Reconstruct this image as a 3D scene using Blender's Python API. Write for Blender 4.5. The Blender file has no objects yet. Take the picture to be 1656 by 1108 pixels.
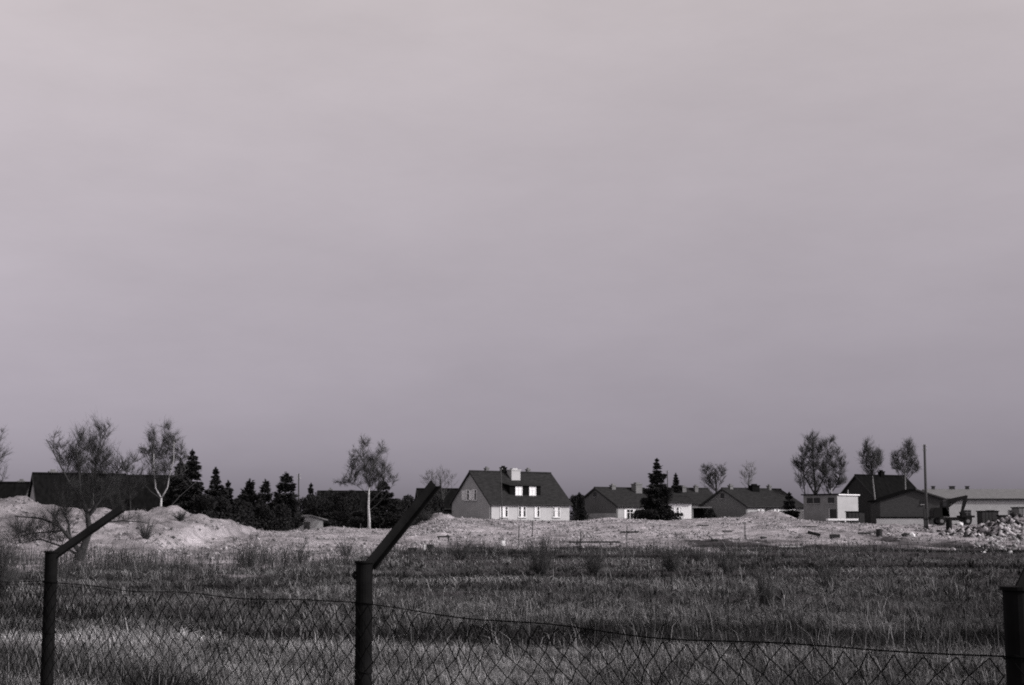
import bpy, bmesh, math, random
import numpy as np
from mathutils import Vector, Matrix

# ------------------------------------------------------------------ camera, sky, sun, exposure
scene = bpy.context.scene
col = scene.collection
F, CX, CY, CAMZ = 2300.0, 828.0, 554.0, 2.0            # lens of the photograph in its own 1656 px
PITCH = math.atan(292.0 / F)
cam_d = bpy.data.cameras.new('camera'); cam = bpy.data.objects.new('camera', cam_d); col.objects.link(cam)
cam_d.sensor_width = 36.0; cam_d.lens = 36.0 * F / 1656.0
cam_d.clip_start = 0.1; cam_d.clip_end = 9000.0
cam.location = (0, 0, CAMZ); cam.rotation_euler = (math.pi / 2 + PITCH, 0, 0)
scene.camera = cam

SUN_EL, SUN_AZ = math.radians(30), math.radians(112)   # azimuth clockwise from the view direction
world = bpy.data.worlds.new('World'); scene.world = world; world.use_nodes = True
wn, wl = world.node_tree.nodes, world.node_tree.links
for n in list(wn): wn.remove(n)
sky = wn.new('ShaderNodeTexSky'); sky.sky_type = 'NISHITA'; sky.sun_disc = False
sky.sun_elevation = SUN_EL; sky.sun_rotation = SUN_AZ
sky.air_density = 1.0; sky.dust_density = 1.2; sky.ozone_density = 1.0; sky.altitude = 50
bw = wn.new('ShaderNodeRGBToBW'); wl.new(sky.outputs[0], bw.inputs[0])      # black-and-white film
tc = wn.new('ShaderNodeTexCoord'); sep = wn.new('ShaderNodeSeparateXYZ'); wl.new(tc.outputs['Generated'], sep.inputs[0])
rise = wn.new('ShaderNodeMapRange'); rise.inputs['From Min'].default_value = 0.0; rise.inputs['From Max'].default_value = 0.38   # sky brightness set by hand to rise with height
wl.new(sep.outputs['Z'], rise.inputs['Value'])
rp = wn.new('ShaderNodeMath'); rp.operation = 'POWER'; rp.inputs[1].default_value = 1.5; wl.new(rise.outputs[0], rp.inputs[0])
ramp = wn.new('ShaderNodeMath'); ramp.operation = 'MULTIPLY_ADD'; ramp.inputs[1].default_value = 1.95; ramp.inputs[2].default_value = 0.575; wl.new(rp.outputs[0], ramp.inputs[0])
mapn = wn.new('ShaderNodeMapping'); mapn.inputs['Scale'].default_value = (3, 3, 9); wl.new(tc.outputs['Generated'], mapn.inputs[0])
cn = wn.new('ShaderNodeTexNoise'); cn.inputs['Scale'].default_value = 1.6; cn.inputs['Detail'].default_value = 8; cn.inputs['Roughness'].default_value = 0.62
wl.new(mapn.outputs[0], cn.inputs['Vector'])
cr = wn.new('ShaderNodeMapRange'); cr.inputs['From Min'].default_value = 0.25; cr.inputs['From Max'].default_value = 0.75
cr.inputs['To Min'].default_value = 0.935; cr.inputs['To Max'].default_value = 1.065; wl.new(cn.outputs['Fac'], cr.inputs['Value'])
m1 = wn.new('ShaderNodeMath'); m1.operation = 'MULTIPLY'; wl.new(bw.outputs[0], m1.inputs[0]); wl.new(ramp.outputs[0], m1.inputs[1])
m2 = wn.new('ShaderNodeMath'); m2.operation = 'MULTIPLY'; wl.new(m1.outputs[0], m2.inputs[0]); wl.new(cr.outputs[0], m2.inputs[1])
tmix = wn.new('ShaderNodeMix'); tmix.data_type = 'RGBA'; tmix.inputs['A'].default_value = (1.015, 0.928, 1.085, 1); tmix.inputs['B'].default_value = (1.075, 0.975, 1.005, 1); wl.new(rise.outputs[0], tmix.inputs['Factor'])
tint = wn.new('ShaderNodeVectorMath'); tint.operation = 'SCALE'; wl.new(tmix.outputs['Result'], tint.inputs[0])
wl.new(m2.outputs[0], tint.inputs['Scale'])
bg = wn.new('ShaderNodeBackground'); bg.inputs['Strength'].default_value = 0.10
wl.new(tint.outputs[0], bg.inputs['Color'])
wo = wn.new('ShaderNodeOutputWorld'); wl.new(bg.outputs[0], wo.inputs[0])

sun_d = bpy.data.lights.new('sun', 'SUN'); sun_d.energy = 2.6; sun_d.angle = math.radians(0.6); sun_d.color = (1.0, 0.955, 0.965)
sun = bpy.data.objects.new('sun', sun_d); col.objects.link(sun)
to_sun = Vector((math.sin(SUN_AZ) * math.cos(SUN_EL), math.cos(SUN_AZ) * math.cos(SUN_EL), math.sin(SUN_EL)))
sun.rotation_euler = to_sun.to_track_quat('Z', 'Y').to_euler(); sun.location = (60, -40, 60)
scene.view_settings.view_transform = 'Standard'; scene.view_settings.look = 'None'
scene.view_settings.exposure = 0.0; scene.view_settings.gamma = 1.0; scene.view_settings.use_curve_mapping = False
scene.render.engine = 'CYCLES'; scene.cycles.use_denoising = False
scene.cycles.filter_width = 1.9; scene.cycles.max_bounces = 5; scene.cycles.diffuse_bounces = 2; scene.cycles.use_adaptive_sampling = False

# ------------------------------------------------------------------ helpers
rnd = random.Random(7); rng = np.random.default_rng(11)
SP, CP = math.sin(PITCH), math.cos(PITCH)
def at(px, py, Y):
    """world point at forward distance Y whose direction is the photograph's (px, py)"""
    a, b = (px - CX) / F, (CY - py) / F
    d = Vector((a, CP - b * SP, SP + b * CP)); t = Y / d.y
    return Vector((d.x * t, Y, CAMZ + d.z * t))
def mpp(Y): return Y / F / 1.008                       # metres for one photograph pixel at distance Y

def vnoise(x, y, seed=0):
    x = np.asarray(x, float); y = np.asarray(y, float)
    xi = np.floor(x).astype(np.int64); yi = np.floor(y).astype(np.int64); fx = x - xi; fy = y - yi
    def h(i, j):
        v = (i * 374761393 + j * 668265263 + seed * 1442695041) & 0xffffffff
        v = ((v ^ (v >> 13)) * 1274126177) & 0xffffffff
        return ((v ^ (v >> 16)) & 0xffff) / 65535.0
    u = fx * fx * (3 - 2 * fx); w = fy * fy * (3 - 2 * fy)
    return (h(xi, yi) * (1 - u) + h(xi + 1, yi) * u) * (1 - w) + (h(xi, yi + 1) * (1 - u) + h(xi + 1, yi + 1) * u) * w
def fbm(x, y, octaves=4, seed=0):
    s = 0; a = 0.5; t = 0
    for k in range(octaves):
        s = s + a * vnoise(np.asarray(x) * 2 ** k, np.asarray(y) * 2 ** k, seed + k * 17); t += a; a *= 0.55
    return s / t
def sstep(t):
    t = np.clip(t, 0, 1); return t * t * (3 - 2 * t)

MATS = {}
def mat(name, c, rough=0.9, var=0.0, scale=4.0, bump=0.0, spec=0.2, stretch=(1, 1, 1), attr=None):
    if name in MATS: return MATS[name]
    m = bpy.data.materials.new(name); m.use_nodes = True; N, L = m.node_tree.nodes, m.node_tree.links
    b = N['Principled BSDF']; b.inputs['Roughness'].default_value = rough
    b.inputs['Specular IOR Level'].default_value = spec
    base = (c * 0.985, c * 1.0, c * 0.995, 1) if not isinstance(c, tuple) else c
    b.inputs['Base Color'].default_value = base
    src = None
    if attr:
        a = N.new('ShaderNodeAttribute'); a.attribute_name = attr; src = a.outputs['Color']
    if var or bump:
        t = N.new('ShaderNodeTexCoord'); mp = N.new('ShaderNodeMapping'); mp.inputs['Scale'].default_value = stretch
        L.new(t.outputs['Object'], mp.inputs[0])
        n = N.new('ShaderNodeTexNoise'); n.inputs['Scale'].default_value = scale; n.inputs['Detail'].default_value = 6; n.inputs['Roughness'].default_value = 0.65
        L.new(mp.outputs[0], n.inputs['Vector'])
        if var:
            r = N.new('ShaderNodeMapRange'); r.inputs['From Min'].default_value = 0.25; r.inputs['From Max'].default_value = 0.75
            r.inputs['To Min'].default_value = 1 - var; r.inputs['To Max'].default_value = 1 + var; L.new(n.outputs['Fac'], r.inputs['Value'])
            v = N.new('ShaderNodeVectorMath'); v.operation = 'SCALE'; v.inputs[0].default_value = base[:3]
            if src: L.new(src, v.inputs[0])
            L.new(r.outputs[0], v.inputs['Scale']); src = v.outputs[0]
        if bump:
            bp = N.new('ShaderNodeBump'); bp.inputs['Strength'].default_value = 0.8; bp.inputs['Distance'].default_value = bump
            L.new(n.outputs['Fac'], bp.inputs['Height']); L.new(bp.outputs[0], b.inputs['Normal'])
    if src: L.new(src, b.inputs['Base Color'])
    MATS[name] = m; return m

def link_mesh(name, me, m, parent=None, smooth=False):
    o = bpy.data.objects.new(name, me); col.objects.link(o)
    if m: me.materials.append(m)
    if parent: o.parent = parent
    if smooth: me.polygons.foreach_set('use_smooth', np.ones(len(me.polygons), bool))
    return o
def np_mesh(name, V, T, m, parent=None, colors=None, smooth=False):
    """mesh from numpy arrays; T is (n,3) or (n,4)"""
    V = np.asarray(V, np.float32); T = np.asarray(T, np.int32); k = T.shape[1]
    me = bpy.data.meshes.new(name); me.vertices.add(len(V)); me.vertices.foreach_set('co', V.ravel())
    me.loops.add(T.size); me.loops.foreach_set('vertex_index', T.ravel())
    me.polygons.add(len(T)); me.polygons.foreach_set('loop_start', np.arange(0, T.size, k, dtype=np.int32))
    me.update(calc_edges=True)
    if colors is not None:
        ca = me.color_attributes.new('tone', 'FLOAT_COLOR', 'POINT')
        ca.data.foreach_set('color', np.concatenate([colors, np.ones((len(V), 1))], 1).astype(np.float32).ravel())
    return link_mesh(name, me, m, parent, smooth)
def tag(o, label=None, cat=None, group=None, kind=None):
    if label: o['label'] = label
    if cat: o['category'] = cat
    if group: o['group'] = group
    if kind: o['kind'] = kind
    return o
def thing(name, loc, rz=0, label=None, cat=None, group=None):
    o = bpy.data.objects.new(name, None); col.objects.link(o); o.location = loc; o.rotation_euler = (0, 0, rz); o.empty_display_size = 0.2
    return tag(o, label, cat, group)

class MB:
    """collects simple solids, builds ONE mesh object"""
    def __init__(s): s.v = []; s.f = []
    def add(s, V, Fs):
        k = len(s.v); s.v += [tuple(p) for p in V]; s.f += [tuple(i + k for i in q) for q in Fs]; return s
    def box(s, x0, x1, y0, y1, z0, z1, M=None):
        V = [Vector(p) for p in ((x0,y0,z0),(x1,y0,z0),(x1,y1,z0),(x0,y1,z0),(x0,y0,z1),(x1,y0,z1),(x1,y1,z1),(x0,y1,z1))]
        if M: V = [M @ p for p in V]
        return s.add(V, [(3,2,1,0),(4,5,6,7),(0,1,5,4),(1,2,6,5),(2,3,7,6),(3,0,4,7)])
    def prism(s, poly, ax, d0, d1, M=None):
        """polygon in the plane across axis ax, extruded from d0 to d1"""
        n = len(poly); V = []
        for d in (d0, d1):
            for (a, b) in poly: V.append(Vector({'x': (d, a, b), 'y': (a, d, b), 'z': (a, b, d)}[ax]))
        if M: V = [M @ p for p in V]
        return s.add(V, [tuple(range(n)), tuple(range(2 * n - 1, n - 1, -1))] + [(i, n + i, n + (i + 1) % n, (i + 1) % n) for i in range(n)])
    def tube(s, pts, rad, n=6, cap=True):
        pts = [Vector(p) for p in pts]; k = len(s.v); m = len(pts)
        if not hasattr(rad, '__len__'): rad = [rad] * m
        for i, p in enumerate(pts):
            d = (pts[min(i + 1, m - 1)] - pts[max(i - 1, 0)]).normalized()
            r = Vector((1, 0, 0)) if abs(d.x) < 0.8 else Vector((0, 1, 0))
            u = d.cross(r).normalized(); w = d.cross(u)
            for j in range(n):
                t = 2 * math.pi * j / n; q = p + (u * math.cos(t) + w * math.sin(t)) * rad[i]; s.v.append((q.x, q.y, q.z))
        for i in range(m - 1):
            for j in range(n):
                a = k + i * n + j; b = k + i * n + (j + 1) % n; s.f.append((a, b, b + n, a + n))
        if cap: s.f.append(tuple(k + j for j in range(n))[::-1]); s.f.append(tuple(k + (m - 1) * n + j for j in range(n)))
        return s
    def build(s, name, m, parent=None, smooth=False, bevel=0):
        me = bpy.data.meshes.new(name); me.from_pydata(s.v, [], s.f); me.update()
        bm = bmesh.new(); bm.from_mesh(me); bmesh.ops.recalc_face_normals(bm, faces=bm.faces)
        if bevel: bmesh.ops.bevel(bm, geom=list(bm.edges), offset=bevel, segments=1, affect='EDGES')
        bm.to_mesh(me); bm.free()
        return link_mesh(name, me, m, parent, smooth)

def spikes(B, T, r):
    """tapering three-sided twigs from base points B to tips T; returns verts, tris"""
    B = np.asarray(B, float); T = np.asarray(T, float); n = len(B); r = np.broadcast_to(r, (n,))[:, None]
    d = T - B; d /= np.linalg.norm(d, axis=1, keepdims=True) + 1e-9
    ref = np.where(np.abs(d[:, :1]) < 0.8, np.array([[1., 0, 0]]), np.array([[0, 1., 0]]))
    u = np.cross(d, ref); u /= np.linalg.norm(u, axis=1, keepdims=True) + 1e-9; w = np.cross(d, u)
    V = np.stack([B + u * r, B + (-0.5 * u + 0.866 * w) * r, B + (-0.5 * u - 0.866 * w) * r, T], 1).reshape(-1, 3)
    k = np.arange(n)[:, None] * 4
    return V, np.concatenate([k + [0, 1, 3], k + [1, 2, 3], k + [2, 0, 3]], 1).reshape(-1, 3)
def merge(parts):
    V = []; T = []; k = 0
    for v, t in parts: V.append(v); T.append(t + k); k += len(v)
    return np.concatenate(V), np.concatenate(T)
def tubes_np(lines, n=4):
    m = MB()
    for pts, rad in lines: m.tube(pts, rad, n, cap=False)
    V = np.array(m.v); Q = np.array(m.f); return V, np.concatenate([Q[:, [0, 1, 2]], Q[:, [0, 2, 3]]])

# ------------------------------------------------------------------ terrain
CREST = [(-400,812,125),(0,812,125),(30,812,125),(70,817,125),(100,822,125),(150,826,125),(200,829,125),(235,829,125),(262,826,126),(290,825,127),
         (312,832,128),(340,836,129),(370,840,130),(388,846,132),(400,854,136),(430,860,144),(500,859,150),(540,853,152),(580,855,154),(620,857,156),
         (660,858,160),(690,852,165),(715,842,168),(740,838,170),(790,841,174),(850,842,177),(900,843,179),(940,843,180),(970,839,180),(1000,838,180),
         (1020,840,180),(1060,843,180),(1100,842,180),(1150,838,180),(1210,838,180),(1300,842,180),(1350,846,178),(1400,849,176),(1450,851,175),(1560,851,175),
         (1600,849,175),(1660,847,175),(2100,846,175)]
CXs, CZs, CYs = [], [], []
for px, py, Y in CREST:
    p = at(px, py, Y); CXs.append(p.x); CZs.append(p.z); CYs.append(Y)
PLX = [at(q, 840, 190).x for q in (-400, 640, 720, 790, 1300, 1420, 2100)]; PLZ = [0.9, 1.0, 1.9, 2.2, 2.15, 1.7, 1.6]
HEAPS = []   # x, y, sx, sy, height
for px, py, Y, hw, hgt in ((712, 822, 183, 30, 1.5), (1245, 829, 184, 34, 1.15), (1215, 833, 183, 16, 0.5), (1655, 850, 142, 48, 1.9), (1614, 862, 136, 22, 1.2)):
    HEAPS.append((at(px, py, Y).x, Y, hw * mpp(Y), 4.0 if Y > 150 else 5.0, hgt))
def furrow(X, Y): return fbm(np.asarray(X) / 17 + .03 * np.asarray(Y), np.asarray(Y) / 4.2 + .015 * np.asarray(X), 4, 2)       # long drifts across the field
def terrain(X, Y):
    X = np.asarray(X, float); Y = np.asarray(Y, float)
    zc = np.interp(X, CXs, CZs); yc = np.interp(X, CXs, CYs); zp = np.interp(X, PLX, PLZ)
    y0 = np.interp(X, [-60, -20, 0, 60], [84, 95, 104, 100])
    up = sstep((Y - y0) / (yc - y0)) * 0.75 + 0.25 * np.clip((Y - y0) / (yc - y0), 0, 1)
    z = zc * up
    back = sstep((Y - yc) / np.where(X < -28, 14, 10)); z = z * (1 - back) + zp * back
    soil = sstep((Y - y0) / 14) * (1 - 0.85 * sstep((Y - 188) / 10))
    lump = np.interp(X, [-60, -30, -18, 0, 40, 60], [0.85, 0.75, 0.26, 0.22, 0.3, 0.5])
    z = z + soil * lump * ((fbm(X / 3.1, Y / 3.6, 4, 5) - 0.5) * 1.7 + (np.abs(fbm(X / 1.3, Y / 1.6, 3, 9) - 0.5)) * 2.0 - .25)
    for hx, hy, sx, sy, hh in HEAPS:
        g = np.exp(-((X - hx) / sx) ** 2 - ((Y - hy) / sy) ** 2)
        z = z + g * hh * (0.55 + 0.75 * fbm(X / 1.0, Y / 1.0, 4, 31))
    near = 1 - sstep((Y - 90) / 20)
    z = z + near * ((furrow(X, Y) - 0.5) * 0.55 + (fbm(X / 1.2, Y / 0.9, 3, 3) - 0.5) * 0.16)
    # low bank close behind the fence, at the end by the leaning-armed post
    bank = sstep((-X - 3.3) / 2.2) * sstep((20.6 + 0.5 * np.sin(X * 0.9) + 1.2 * fbm(X / .8, X / 3, 2, 8) - Y) / 1.0)
    z = z + bank * 0.34
    return z
def tz(x, y): return float(terrain(x, y))
def ground_hit(px, py, y0=12, y1=240):
    """where the photograph's ray (px, py) first meets the ground"""
    Ys = np.arange(y0, y1, 0.25); a, b = (px - CX) / F, (CY - py) / F; dy = CP - b * SP
    xs = a / dy * Ys; zs = CAMZ + (SP + b * CP) / dy * Ys
    hit = np.nonzero(zs <= terrain(xs, Ys))[0]
    k = hit[0] if len(hit) else -1
    return Vector((xs[k], Ys[k], tz(xs[k], Ys[k])))
SOILB = [(-300,914),(0,917),(150,922),(300,919),(420,914),(520,907),(700,893),(800,886),(1000,888),(1150,888),(1300,881),(1420,876),(1530,873),(1600,888),(1660,895),(1900,892)]
SBX, SBY = [], []
for px, py in SOILB:
    p = ground_hit(px, py); SBX.append(p.x); SBY.append(p.y)
def soilw(X, Y):
    e = (fbm(np.asarray(X) / 4.0, np.asarray(Y) / 9.0, 4, 21) - 0.5) * 60
    return sstep((Y - np.interp(X, SBX, SBY) + e + 8) / 20)

xs = np.concatenate([[-4000, -1500, -600, -300, -180, -130], np.arange(-95, 95.1, 0.5), [130, 180, 300, 600, 1500, 4000]])
ys = np.concatenate([[-600, -200, -60, -20, -5], np.arange(0, 60, 0.6), np.arange(60, 205, 0.45), np.arange(206, 300, 6), [350, 500, 900, 1800, 4000, 7000]])
GX, GY = np.meshgrid(xs, ys); GZ = terrain(GX, GY)
GZ = np.where(GY > 300, GZ - (GY - 300) * 0.0006, GZ)
V = np.stack([GX, GY, GZ], -1).reshape(-1, 3); nx = len(xs)
i = (np.arange(len(ys) - 1)[:, None] * nx + np.arange(nx - 1)[None]).ravel()
Q = np.stack([i, i + 1, i + nx + 1, i + nx], 1)
W = soilw(V[:, 0], V[:, 1])
town = sstep((V[:, 1] - 192) / 8)
W = W * (1 - 0.55 * town)
sandpatch = .6 * sstep((-V[:, 0] - 3.3) / 2.2) * sstep((21.2 - V[:, 1]) / 1.0) * sstep((V[:, 1] - 5) / 5)
th = (0.018 + 0.03 * fbm(V[:, 0] / 2.0, V[:, 1] / 1.2, 4, 40)) * (.5 + 1.2 * sstep((furrow(V[:, 0], V[:, 1]) - .41) / .16))
th = th + sandpatch * 0.10
sd = 0.31 + 0.36 * (fbm(V[:, 0] / 2.2, V[:, 1] / 5.0, 5, 41) - 0.5) + 0.34 * (fbm(V[:, 0] / 0.8, V[:, 1] / 1.4, 3, 43) - 0.5)
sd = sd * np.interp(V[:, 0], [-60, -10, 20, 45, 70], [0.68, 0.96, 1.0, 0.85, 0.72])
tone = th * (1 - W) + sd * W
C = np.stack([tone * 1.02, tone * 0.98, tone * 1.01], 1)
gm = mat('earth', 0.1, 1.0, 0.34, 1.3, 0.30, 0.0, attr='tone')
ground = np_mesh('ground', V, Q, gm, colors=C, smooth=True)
tag(ground, 'dark grassy field rising to a bank of pale dug soil', 'ground', kind='structure')

# ------------------------------------------------------------------ materials
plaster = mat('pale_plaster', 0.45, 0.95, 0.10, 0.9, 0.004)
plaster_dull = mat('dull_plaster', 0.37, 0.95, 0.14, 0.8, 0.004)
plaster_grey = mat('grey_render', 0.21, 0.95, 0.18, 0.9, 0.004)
whitewash = mat('whitewash', 0.80, 0.9, 0.06, 0.8)
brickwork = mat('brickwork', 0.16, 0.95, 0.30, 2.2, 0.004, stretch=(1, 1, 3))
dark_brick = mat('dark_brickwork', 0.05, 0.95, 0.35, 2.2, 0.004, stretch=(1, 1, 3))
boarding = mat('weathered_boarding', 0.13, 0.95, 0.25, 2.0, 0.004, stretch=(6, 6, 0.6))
tiles = mat('dark_roof_tiles', 0.027, 0.95, 0.5, 1.6, 0.015, 0.03, stretch=(1, 1, 4))
tar = mat('tarred_roof', 0.009, 1.0, 0.5, 1.1, 0.01, 0.0, stretch=(3, 1, 1))
sheet = mat('grey_roof_sheeting', 0.15, 0.7, 0.18, 1.5, 0.004)
trim = mat('white_paint', 0.84, 0.6, 0.05, 3)
curtain = mat('white_curtain', 0.84, 0.9, 0.05, 8)
glass = mat('dark_glass', 0.02, 0.12, 0, spec=0.5)
darkwood = mat('dark_timber', 0.035, 0.9, 0.35, 3.0, 0.003)
greywood = mat('grey_timber', 0.16, 0.9, 0.3, 3.0, 0.003, stretch=(1, 1, 0.3))
poletimber = mat('tarred_pole_timber', 0.055, 0.9, 0.3, 3.0, 0.003, stretch=(1, 1, 0.3))
palebark = mat('dull_birch_bark', 0.20, 0.9, 0.5, 3.5, 0.004, stretch=(1, 1, 2.5))
palewood = mat('pale_timber', 0.55, 0.9, 0.15, 3.0)
concrete = mat('concrete', 0.42, 0.95, 0.2, 2.0, 0.01)
blackpaint = mat('black_machine_paint', 0.005, 0.8, 0.3, 3.0)
rubber = mat('tyre_rubber', 0.008, 0.9)
steel = mat('post_paint', 0.007, 0.8, 0.6, 9.0, 0.0015, 0.06)
wiremat = mat('rusty_wire', 0.006, 0.95, 0.4, 30.0, 0, 0.0)
bark = mat('dark_bark', 0.035, 0.95, 0.4, 6.0, 0.01)
barkgrey = mat('grey_bark', 0.075, 0.95, 0.3, 6.0, 0.01)
birchbark = mat('white_birch_bark', 0.40, 0.9, 0.5, 3.5, 0.004, stretch=(1, 1, 2.5))
needle = mat('needle_foliage', 0.016, 0.95, 0.4, 1.5)
leafdark = mat('evergreen_foliage', 0.020, 0.95, 0.5, 1.2)
scrub = mat('leafless_scrub', 0.055, 0.95, 0.4, 1.2)
weedmat = mat('dry_weeds', 0.05, 1.0, 0.15, 2.0, spec=0.0, attr='tone')

# ------------------------------------------------------------------ buildings
def bars(m, p, T, d=0.05):
    """helper: box given in wall coordinates (u, out, z)"""
    u0, u1, n0, n1, z0, z1 = p
    V = [T(u, n, z) for z in (z0, z1) for (u, n) in ((u0, n0), (u1, n0), (u1, n1), (u0, n1))]
    m.add(V, [(3,2,1,0),(4,5,6,7),(0,1,5,4),(1,2,6,5),(2,3,7,6),(3,0,4,7)])
FRONT = lambda u, n, z: (u, -n, z)
GABLE = lambda u, n, z: (-n, u, z)
def window(root, T, u, z, w, h, pattern, frame=trim, shutter=None, base=0.0, depth=0.0):
    """a window: frame ring, a pane per column of pattern (w curtained, d dark), sill; T maps wall coordinates"""
    off = base; m = MB(); t = 0.09
    bars(m, (u - w/2 - t, u + w/2 + t, off, off + .07, z + h, z + h + t), T); bars(m, (u - w/2 - t, u + w/2 + t, off, off + .07, z - t, z), T)
    bars(m, (u - w/2 - t, u - w/2, off, off + .068, z, z + h), T); bars(m, (u + w/2, u + w/2 + t, off, off + .068, z, z + h), T)
    n = len(pattern)
    for k in range(1, n): bars(m, (u - w/2 + w*k/n - .04, u - w/2 + w*k/n + .04, off + .012, off + .062, z, z + h), T)
    bars(m, (u - w/2, u + w/2, off + .012, off + .055, z + h*.66, z + h*.66 + .05), T)
    fr = m.build('window', frame, root)
    for k, c in enumerate(pattern):
        q = MB(); bars(q, (u - w/2 + w*k/n + .03, u - w/2 + w*(k+1)/n - .03, off, off + .02, z + .01, z + h - .01), T)
        q.build('pane', curtain if c == 'w' else glass, fr)
    q = MB(); bars(q, (u - w/2 - .15, u + w/2 + .15, off, off + .16, z - t - .06, z - t), T); q.build('sill', concrete, fr)
    if shutter:
        for s in (-1, 1):
            q = MB(); c0 = u + s*(w/2 + t + .22); bars(q, (c0 - .2, c0 + .2, off, off + .04, z - .02, z + h + .02), T); q.build('shutter', shutter, fr)
    return fr
def chimney(root_roof, x, y, z0, z1, w, d, m, capm=None):
    b = MB(); b.box(x - w/2, x + w/2, y - d/2, y + d/2, z0, z1); b.box(x - w/2 - .07, x + w/2 + .07, y - d/2 - .07, y + d/2 + .07, z1, z1 + .14)
    b.box(x - w*.28, x + w*.28, y - d*.28, y + d*.28, z1 + .14, z1 + .34)
    return b.build('chimney', m, root_roof)
def roof(root, L, W, ze, zr, m, ov=0.35, gov=0.25, th=0.2, mid=None):
    """two pitched slabs on local walls 0..L by 0..W, ridge along x"""
    mid = W/2 if mid is None else mid
    s0 = (zr - ze) / mid; s1 = (zr - ze) / (W - mid); b = MB()
    b.prism([(-ov, ze - ov*s0), (mid, zr), (mid, zr + th), (-ov, ze - ov*s0 + th)], 'x', -gov, L + gov)
    b.prism([(W + ov, ze - ov*s1), (W + ov, ze - ov*s1 + th), (mid + .001, zr + th), (mid + .001, zr)], 'x', -gov, L + gov)
    r = b.build('roof', m, root)
    c = MB(); c.tube([(-gov, mid, zr + th + .02), (L + gov, mid, zr + th + .02)], .14, 6); c.build('ridge_tiles', m, r)
    e = MB(); e.tube([(-gov, -ov - .09, ze - ov*s0 + .05), (L + gov, -ov - .09, ze - ov*s0 + .05)], .08, 6); e.build('gutter', darkwood, r)
    for x in (-gov - .03, L + gov):
        v = MB(); v.prism([(-ov, ze - ov*s0 - .04), (mid, zr - .04), (mid, zr + th + .03), (-ov, ze - ov*s0 + th + .03)], 'x', x, x + .03)
        v.prism([(W + ov, ze - ov*s1 - .04), (W + ov, ze - ov*s1 + th + .03), (mid, zr + th + .03), (mid, zr - .04)], 'x', x, x + .03)
        v.build('bargeboard', darkwood, r)
    return r
def house(name, label, px, Y, a, L, W, ze, zr, wallm, gablem, roofm, base=None, cat='house', gz=None, group=None):
    """gabled house; near corner at pixel column px, distance Y; front wall runs away to the side by angle a"""
    x = at(px, 840, Y).x; z = tz(x, Y) if base is None else base
    root = thing(name, (x, Y, z), math.radians(a), label, cat, group)
    w = MB(); w.box(0, L, 0.02, W, -1.2, ze); w.build('wall', wallm, root)
    g = MB(); g.prism([(-.004, -1.2), (W, -1.2), (W, ze), (W/2, zr), (-.004, ze)], 'x', -.02, .3); g.build('gable_wall', gablem, root)
    g = MB(); g.prism([(.02, ze - .3), (W, ze - .3), (W, ze), (W/2, zr), (.02, ze)], 'x', L - .3, L + .004); g.build('gable_wall', gablem, root)
    r = roof(root, L, W, ze, zr, roofm)
    return root, r

# the largest house, dormer and pale stack
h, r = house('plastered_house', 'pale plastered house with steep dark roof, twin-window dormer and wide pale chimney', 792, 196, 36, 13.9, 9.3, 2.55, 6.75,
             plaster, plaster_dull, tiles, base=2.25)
for u, pat in ((2.4, 'wwd'), (5.5, 'dwd'), (8.1, 'wd'), (11.5, 'dwwd')):
    window(h, FRONT, u, .62, 1.15 if u != 8.1 else .75, 1.35, pat)
for u in (5.45, 3.65):
    wf = window(h, GABLE, u, 2.95, .95, 1.35, 'dw', base=.022)
    q = MB(); bars(q, (u + .46, u + .50, .09, .62, 2.97, 4.28), GABLE); q.build('casement', trim, wf)      # open outward
d = MB(); d.prism([(1.0, 3.4), (3.6, 5.35), (3.6, 5.2), (1.0, 4.95)], 'x', 4.1, 9.5); d.build('dormer', tar, h)
dr = MB(); dr.prism([(.7, 4.93), (.7, 5.03), (3.9, 5.58), (3.9, 5.45)], 'x', 3.85, 9.75); dr.build('dormer_roof', tiles, h)
DORM = lambda u, n, z: (u, 1.0 - n, z)
for u in (5.65, 8.05): window(h, DORM, u, 3.62, 1.0, 1.12, 'ww')
chimney(r, 6.9, 3.9, 5.2, 7.15, 1.55, 1.1, plaster)
chimney(r, 3.1, 5.2, 6.0, 7.35, .5, .5, brickwork); chimney(r, 10.4, 5.2, 6.0, 7.35, .5, .5, brickwork); chimney(r, 5.7, 4.8, 6.2, 7.5, .7, .7, tar)
b = MB(); b.tube([(.14, -.1, 2.4), (.14, -.1, -.2)], .05, 6); b.build('downpipe', darkwood, h)

# low house beside the tall spruce
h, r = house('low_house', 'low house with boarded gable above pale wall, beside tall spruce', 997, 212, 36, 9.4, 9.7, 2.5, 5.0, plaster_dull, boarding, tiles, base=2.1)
w = MB(); w.box(-.1, -.021, .1, 9.6, -.8, 1.35); w.build('plinth_wall', plaster_dull, h)
window(h, GABLE, 4.95, 3.9, .4, .5, 'd', base=.022, frame=darkwood)
window(h, FRONT, 2.6, .5, 1.2, 1.4, 'dd', shutter=trim); window(h, FRONT, 6.4, .5, 1.2, 1.4, 'dd', shutter=trim)
chimney(r, 3.2, 4.6, 4.5, 5.5, .75, .6, brickwork); chimney(r, 7.4, 3.9, 4.2, 5.75, 1.25, 1.1, brickwork)

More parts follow.
